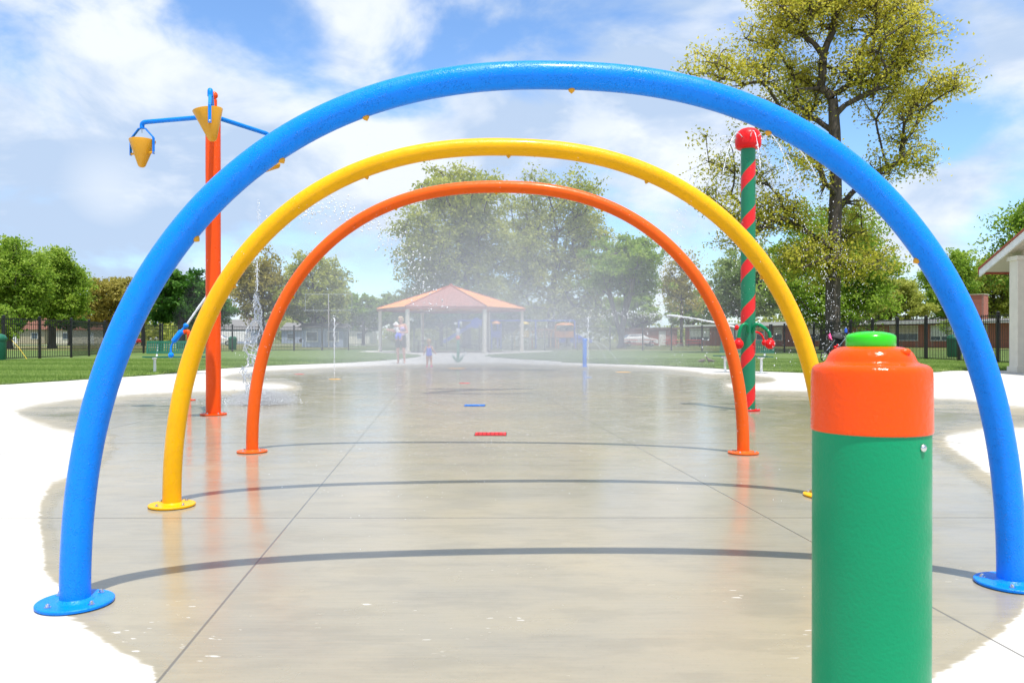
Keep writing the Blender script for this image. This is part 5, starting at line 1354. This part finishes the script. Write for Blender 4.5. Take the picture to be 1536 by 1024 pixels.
# cannon jets
def chain(name, label, pts, r0, r1, nd, spread, solid=.5, group='jets thrown by the water cannons'):
    o = Vector(pts[0]); root = empty(name, o, label, 'water jet', group); n_ = len(pts)-1; ns = int(n_*solid)
    m_ = MB(); m_.tube([p-o+Vector(wr.normal(size=3))*r0*.25*i/n_ for i, p in enumerate(pts[:ns+1])], [(r0+(r1-r0)*i/n_)*(1+.35*wr.normal()*min(1, i/ns)) if i else r0 for i in range(ns+1)], 8); m_.build('stream', M['foam'], root, smooth=True, ang=0)
    A = np.array([list(p-o) for p in pts]); t = wr.random(nd)**.75*n_; i = np.minimum(t.astype(int), n_-1); f = (t-i)[:, None]; P = A[i]*(1-f)+A[i+1]*f; sc = spread*(t/n_)**1.5
    P += wr.normal(size=(nd, 3))*sc[:, None]*np.array([1, 1, 1]); P[:, 2] -= np.abs(wr.normal(size=nd))*sc*1.2
    drops('spray', P, wr.uniform(.35, 1.0, nd)*r1*.55, None, parent=root, stretch=1.2)
p0 = at(281, 485.5, 11.6)
def traj(keys, n_=80):
    K = [at(*q) for q in keys]; o = []
    for i in range(n_+1):
        t = i/n_*(len(K)-1); k = min(int(t), len(K)-2); f = t-k; a, b, c, d = K[max(k-1, 0)], K[k], K[k+1], K[min(k+2, len(K)-1)]
        o.append(.5*((2*b)+(c-a)*f+(2*a-5*b+4*c-d)*f*f+(3*b-a-3*c+d)*f**3))
    return o
chain('cannon_jet', 'white jet shooting up to the right from the blue water cannon', traj([(281, 485.5, 11.6), (306, 450, 11.6), (345, 401, 11.6), (385, 358, 11.6), (430, 322, 11.7), (480, 305, 11.9), (540, 315, 12.2), (600, 360, 12.6), (650, 440, 13)]), .016, .03, 900, .16, .44)
chain('cannon_jet', 'long white jet thrown left from the red water cannon', traj([(1102, 490.5, 10.75), (1048, 479, 11.2), (1000, 472.5, 12), (950, 469, 13), (900, 470, 14), (850, 474, 15), (800, 486, 16), (750, 508, 17), (720, 540, 18)]), .011, .018, 800, .16, .26)

# water tipping from the bucket: a torn sheet of ropes and beads
def falling():
    Y = 10.95; k = Y/FP; root = empty('falling_water', (at(386, 605, Y).x, Y, 0), 'torn rope of water falling from a tipped bucket beside the orange arch, splashing on the pad', 'falling water'); o = Vector((at(386, 605, Y).x, Y, 0))
    env = [(330, 388, 388), (400, 385, 386), (440, 385, 387), (452, 382, 389), (480, 381, 392), (492, 373, 394), (505, 367, 397), (520, 366, 397), (532, 372, 395), (545, 374, 390), (553, 361, 387), (565, 364, 384), (582, 370, 383), (606, 372, 384)]
    def ev(y):
        for (a, x0, x1), (b, y0, y1) in zip(env, env[1:]):
            if a <= y <= b: t = (y-a)/(b-a); return x0+(y0-x0)*t, x1+(y1-x1)*t
        return 386, 386
    m_ = MB()
    def strand(pp, r0):
        pts = [at(px, py, Y+dz)-o for px, py, dz in pp]; q = []
        n_ = max(6, int(len(pp)*5))
        for i in range(n_+1):
            t = i/n_*(len(pts)-1); kk = min(int(t), len(pts)-2); f = t-kk; a, b, c, d = pts[max(kk-1, 0)], pts[kk], pts[kk+1], pts[min(kk+2, len(pts)-1)]
            q.append(.5*((2*b)+(c-a)*f+(2*a-5*b+4*c-d)*f*f+(3*b-a-3*c+d)*f**3)+Vector(wr.normal(size=3))*.0035)
        m_.tube(q, [max(.0025, r0*(1+.4*wr.normal()))*k for _ in q], 7)
    strand([(386, y, .0) for y in range(392, 446, 9)], .9)
    for side in (0, 1):
        for rep in range(2):
            pp = []
            for y in range(444, 600, 8):
                a, b = ev(y); pp.append(((a, b)[side]+wr.normal()*1.3+(rep*(2 if side == 0 else -2)), y, wr.normal()*.02))
            strand(pp, .75)
    for i in range(64):
        y0 = wr.uniform(450, 590); a, b = ev(y0); x0 = wr.uniform(a, b); y1 = y0+wr.normal()*9; a, b = ev(min(605, max(445, y1))); x1 = wr.uniform(a, b)
        strand([(x0, y0, wr.normal()*.05), ((x0+x1)/2+wr.normal()*2, (y0+y1)/2+wr.normal()*3, wr.normal()*.05), (x1, y1, wr.normal()*.05)], wr.uniform(.35, .8))
    m_.build('stream', M['water'], root, smooth=True, ang=0)
    n_ = 520; yy = wr.uniform(300, 606, n_); P = []
    for y in yy:
        a, b = ev(max(331, y)); w_ = (b-a)*.5+1.2+max(0, (y-540)*.18); P.append(at((a+b)/2+wr.normal()*w_, y, Y+wr.normal()*.06)-o)
    drops('spray', P, wr.uniform(.25, .75, n_)*k, None, parent=root)
    n_ = 5200; r = np.abs(wr.normal(size=n_))*.17; a = wr.uniform(0, 2*PI, n_); z = np.abs(wr.normal(size=n_))*.10*np.exp(-r*1.2)+.006
    P = np.stack([np.cos(a)*r*1.5+.03, np.sin(a)*r*1.3, z], 1); drops('splash', P, wr.uniform(.25, .8, n_)*k, None, parent=root, stretch=1)
falling()

# streams off the candy post cap
def cap_spray():
    o = candy_base; root = empty('cap_spray', o+Vector((0, 0, 3.40)), 'thin curving streams spraying off the red cap of the spiral striped post', 'water jet'); P = []
    for kk in range(10):
        a = 2*PI*kk/10+.2; d = Vector((math.cos(a), math.sin(a), 0)); v = 1.35+.2*math.sin(kk*3)
        pts = para(d*.165, d*v+Vector((0, 0, .75)), .42, 22); m_ = MB(); m_.tube(pts, [.0045+.002*math.sin(i*1.3) for i in range(23)], 6); m_.build('stream', M['water'], root, smooth=True, ang=0)
        for t in wr.uniform(.3, .84, 70):
            q = d*.165+(d*v+Vector((0, 0, .75)))*t+Vector((0, 0, -4.9*t*t)); P.append(q+Vector(wr.normal(size=3))*.05*t)
    drops('spray', P, wr.uniform(.003, .008, len(P)), None, parent=root)
cap_spray()

# sprays under the arch nozzles
def arch_spray(pts, fr, root_loc, label, n_each, fall, rr):
    o = Vector(root_loc); root = empty('arch_spray', o, label, 'water spray', 'mist sprays under the arches'); P = []
    for i in fr:
        p = pts[i]; t = (pts[min(i+1, 150)]-pts[max(i-1, 0)]).normalized(); inn = Vector((0, 1, 0)).cross(t).normalized()
        if inn.dot(Vector(((pts[0].x+pts[-1].x)/2, p.y, .5))-p) < 0: inn = -inn
        for j in range(n_each):
            ang = wr.uniform(-.55, .55); d = (inn+t*math.tan(ang)+Vector((0, wr.normal()*.12, 0))).normalized(); s = wr.random()**.8*fall
            q = p+inn*.06+d*s*1.2+Vector((0, 0, -s*s*.55))-o
            if q.z+o.z > .01: P.append(q)
    drops('spray', P, wr.uniform(.5, 1.3, len(P))*rr, None, parent=root, stretch=1.3)
arch_spray(blue_pts, blue_nz, (0.2, 2.8, 1.0), 'fine droplets drifting down from the nozzles of the blue arch', 60, .8, .0010)
arch_spray(yel_pts, yel_nz, (0, 4.4, 1.0), 'fine droplets drifting down from the nozzles of the yellow arch', 160, 1.2, .0014)
arch_spray(ora_pts, ora_nz, (-.1, 6.3, 1.0), 'fine droplets drifting down from the nozzles of the orange arch', 500, 1.5, .0020)
# loose droplets in the air further back
n_ = 2600; Yd = wr.uniform(8, 26, n_); pxd = wr.normal(size=n_)*190+740; pyd = 505-np.abs(wr.normal(size=n_))*95+wr.uniform(0, 45, n_)
Pd = np.stack([(pxd-768)*Yd/FP, Yd, np.maximum(.02, CH+(HY-pyd)*Yd/FP)], 1); drops('airborne_droplets', Pd, wr.uniform(.12, .32, n_)*Yd/FP, 'loose water droplets hanging in the air over the pad', 'water spray')
n_ = 380; Yd = wr.uniform(7, 12, n_); pxd = wr.normal(size=n_)*22+1245; pyd = wr.uniform(330, 560, n_); Pd = np.stack([(pxd-768)*Yd/FP, Yd, np.maximum(.02, CH+(HY-pyd)*Yd/FP)], 1)
drops('falling_droplets', Pd, wr.uniform(.25, .6, n_)*Yd/FP, 'curtain of droplets falling in front of the oak trunk', 'water spray')

# ================================================================== MIST (still, even spray hanging over the pad)
def mist(name, c, rad, dens, label):
    m_ = MB(); m_.sphere((0, 0, 0), 1.0, 40, 24, rad); m = bpy.data.materials.new('mist'); m.use_nodes = True; n = N(m.node_tree)
    n.n.remove(m.node_tree.nodes['Principled BSDF']); pv_ = n.node('ShaderNodeVolumePrincipled'); pv_.inputs['Color'].default_value = (.97, .98, 1, 1); pv_.inputs['Density'].default_value = dens; pv_.inputs['Anisotropy'].default_value = .15
    n.l.new(pv_.outputs[0], m.node_tree.nodes['Material Output'].inputs['Volume'])
    o = m_.build(name, m, None, smooth=True, ang=0); o.location = c; tag(o, label, 'mist', kind='stuff')
def veil(name, c, rad, dens, label, n_=6, f0=.42):
    for k in range(n_):
        f = f0+(1-f0)*(k/(n_-1))
        mist(name, c, tuple(q*f for q in rad), dens/n_, label)
veil('mist', (-.5, 20, .9), (7.0, 9.5, 3.5), .046, 'broad soft veil of fine spray over the middle of the pad', 6, .4)
veil('mist', (-.3, 25, .2), (6.4, 7.5, 2.6), .078, 'denser low veil of spray hanging in front of the pavilion', 6, .4)
veil('mist', (-.3, 12.0, 1.9), (2.9, 4.6, 2.1), .046, 'puff of spray below the top of the orange arch', 5, .35)
_p = gd(395, 606)
veil('mist', (_p.x, _p.y, .05), (.50, .40, .17), 5.0, 'bright puff of splashing water at the foot of the falling water', 4, .4)
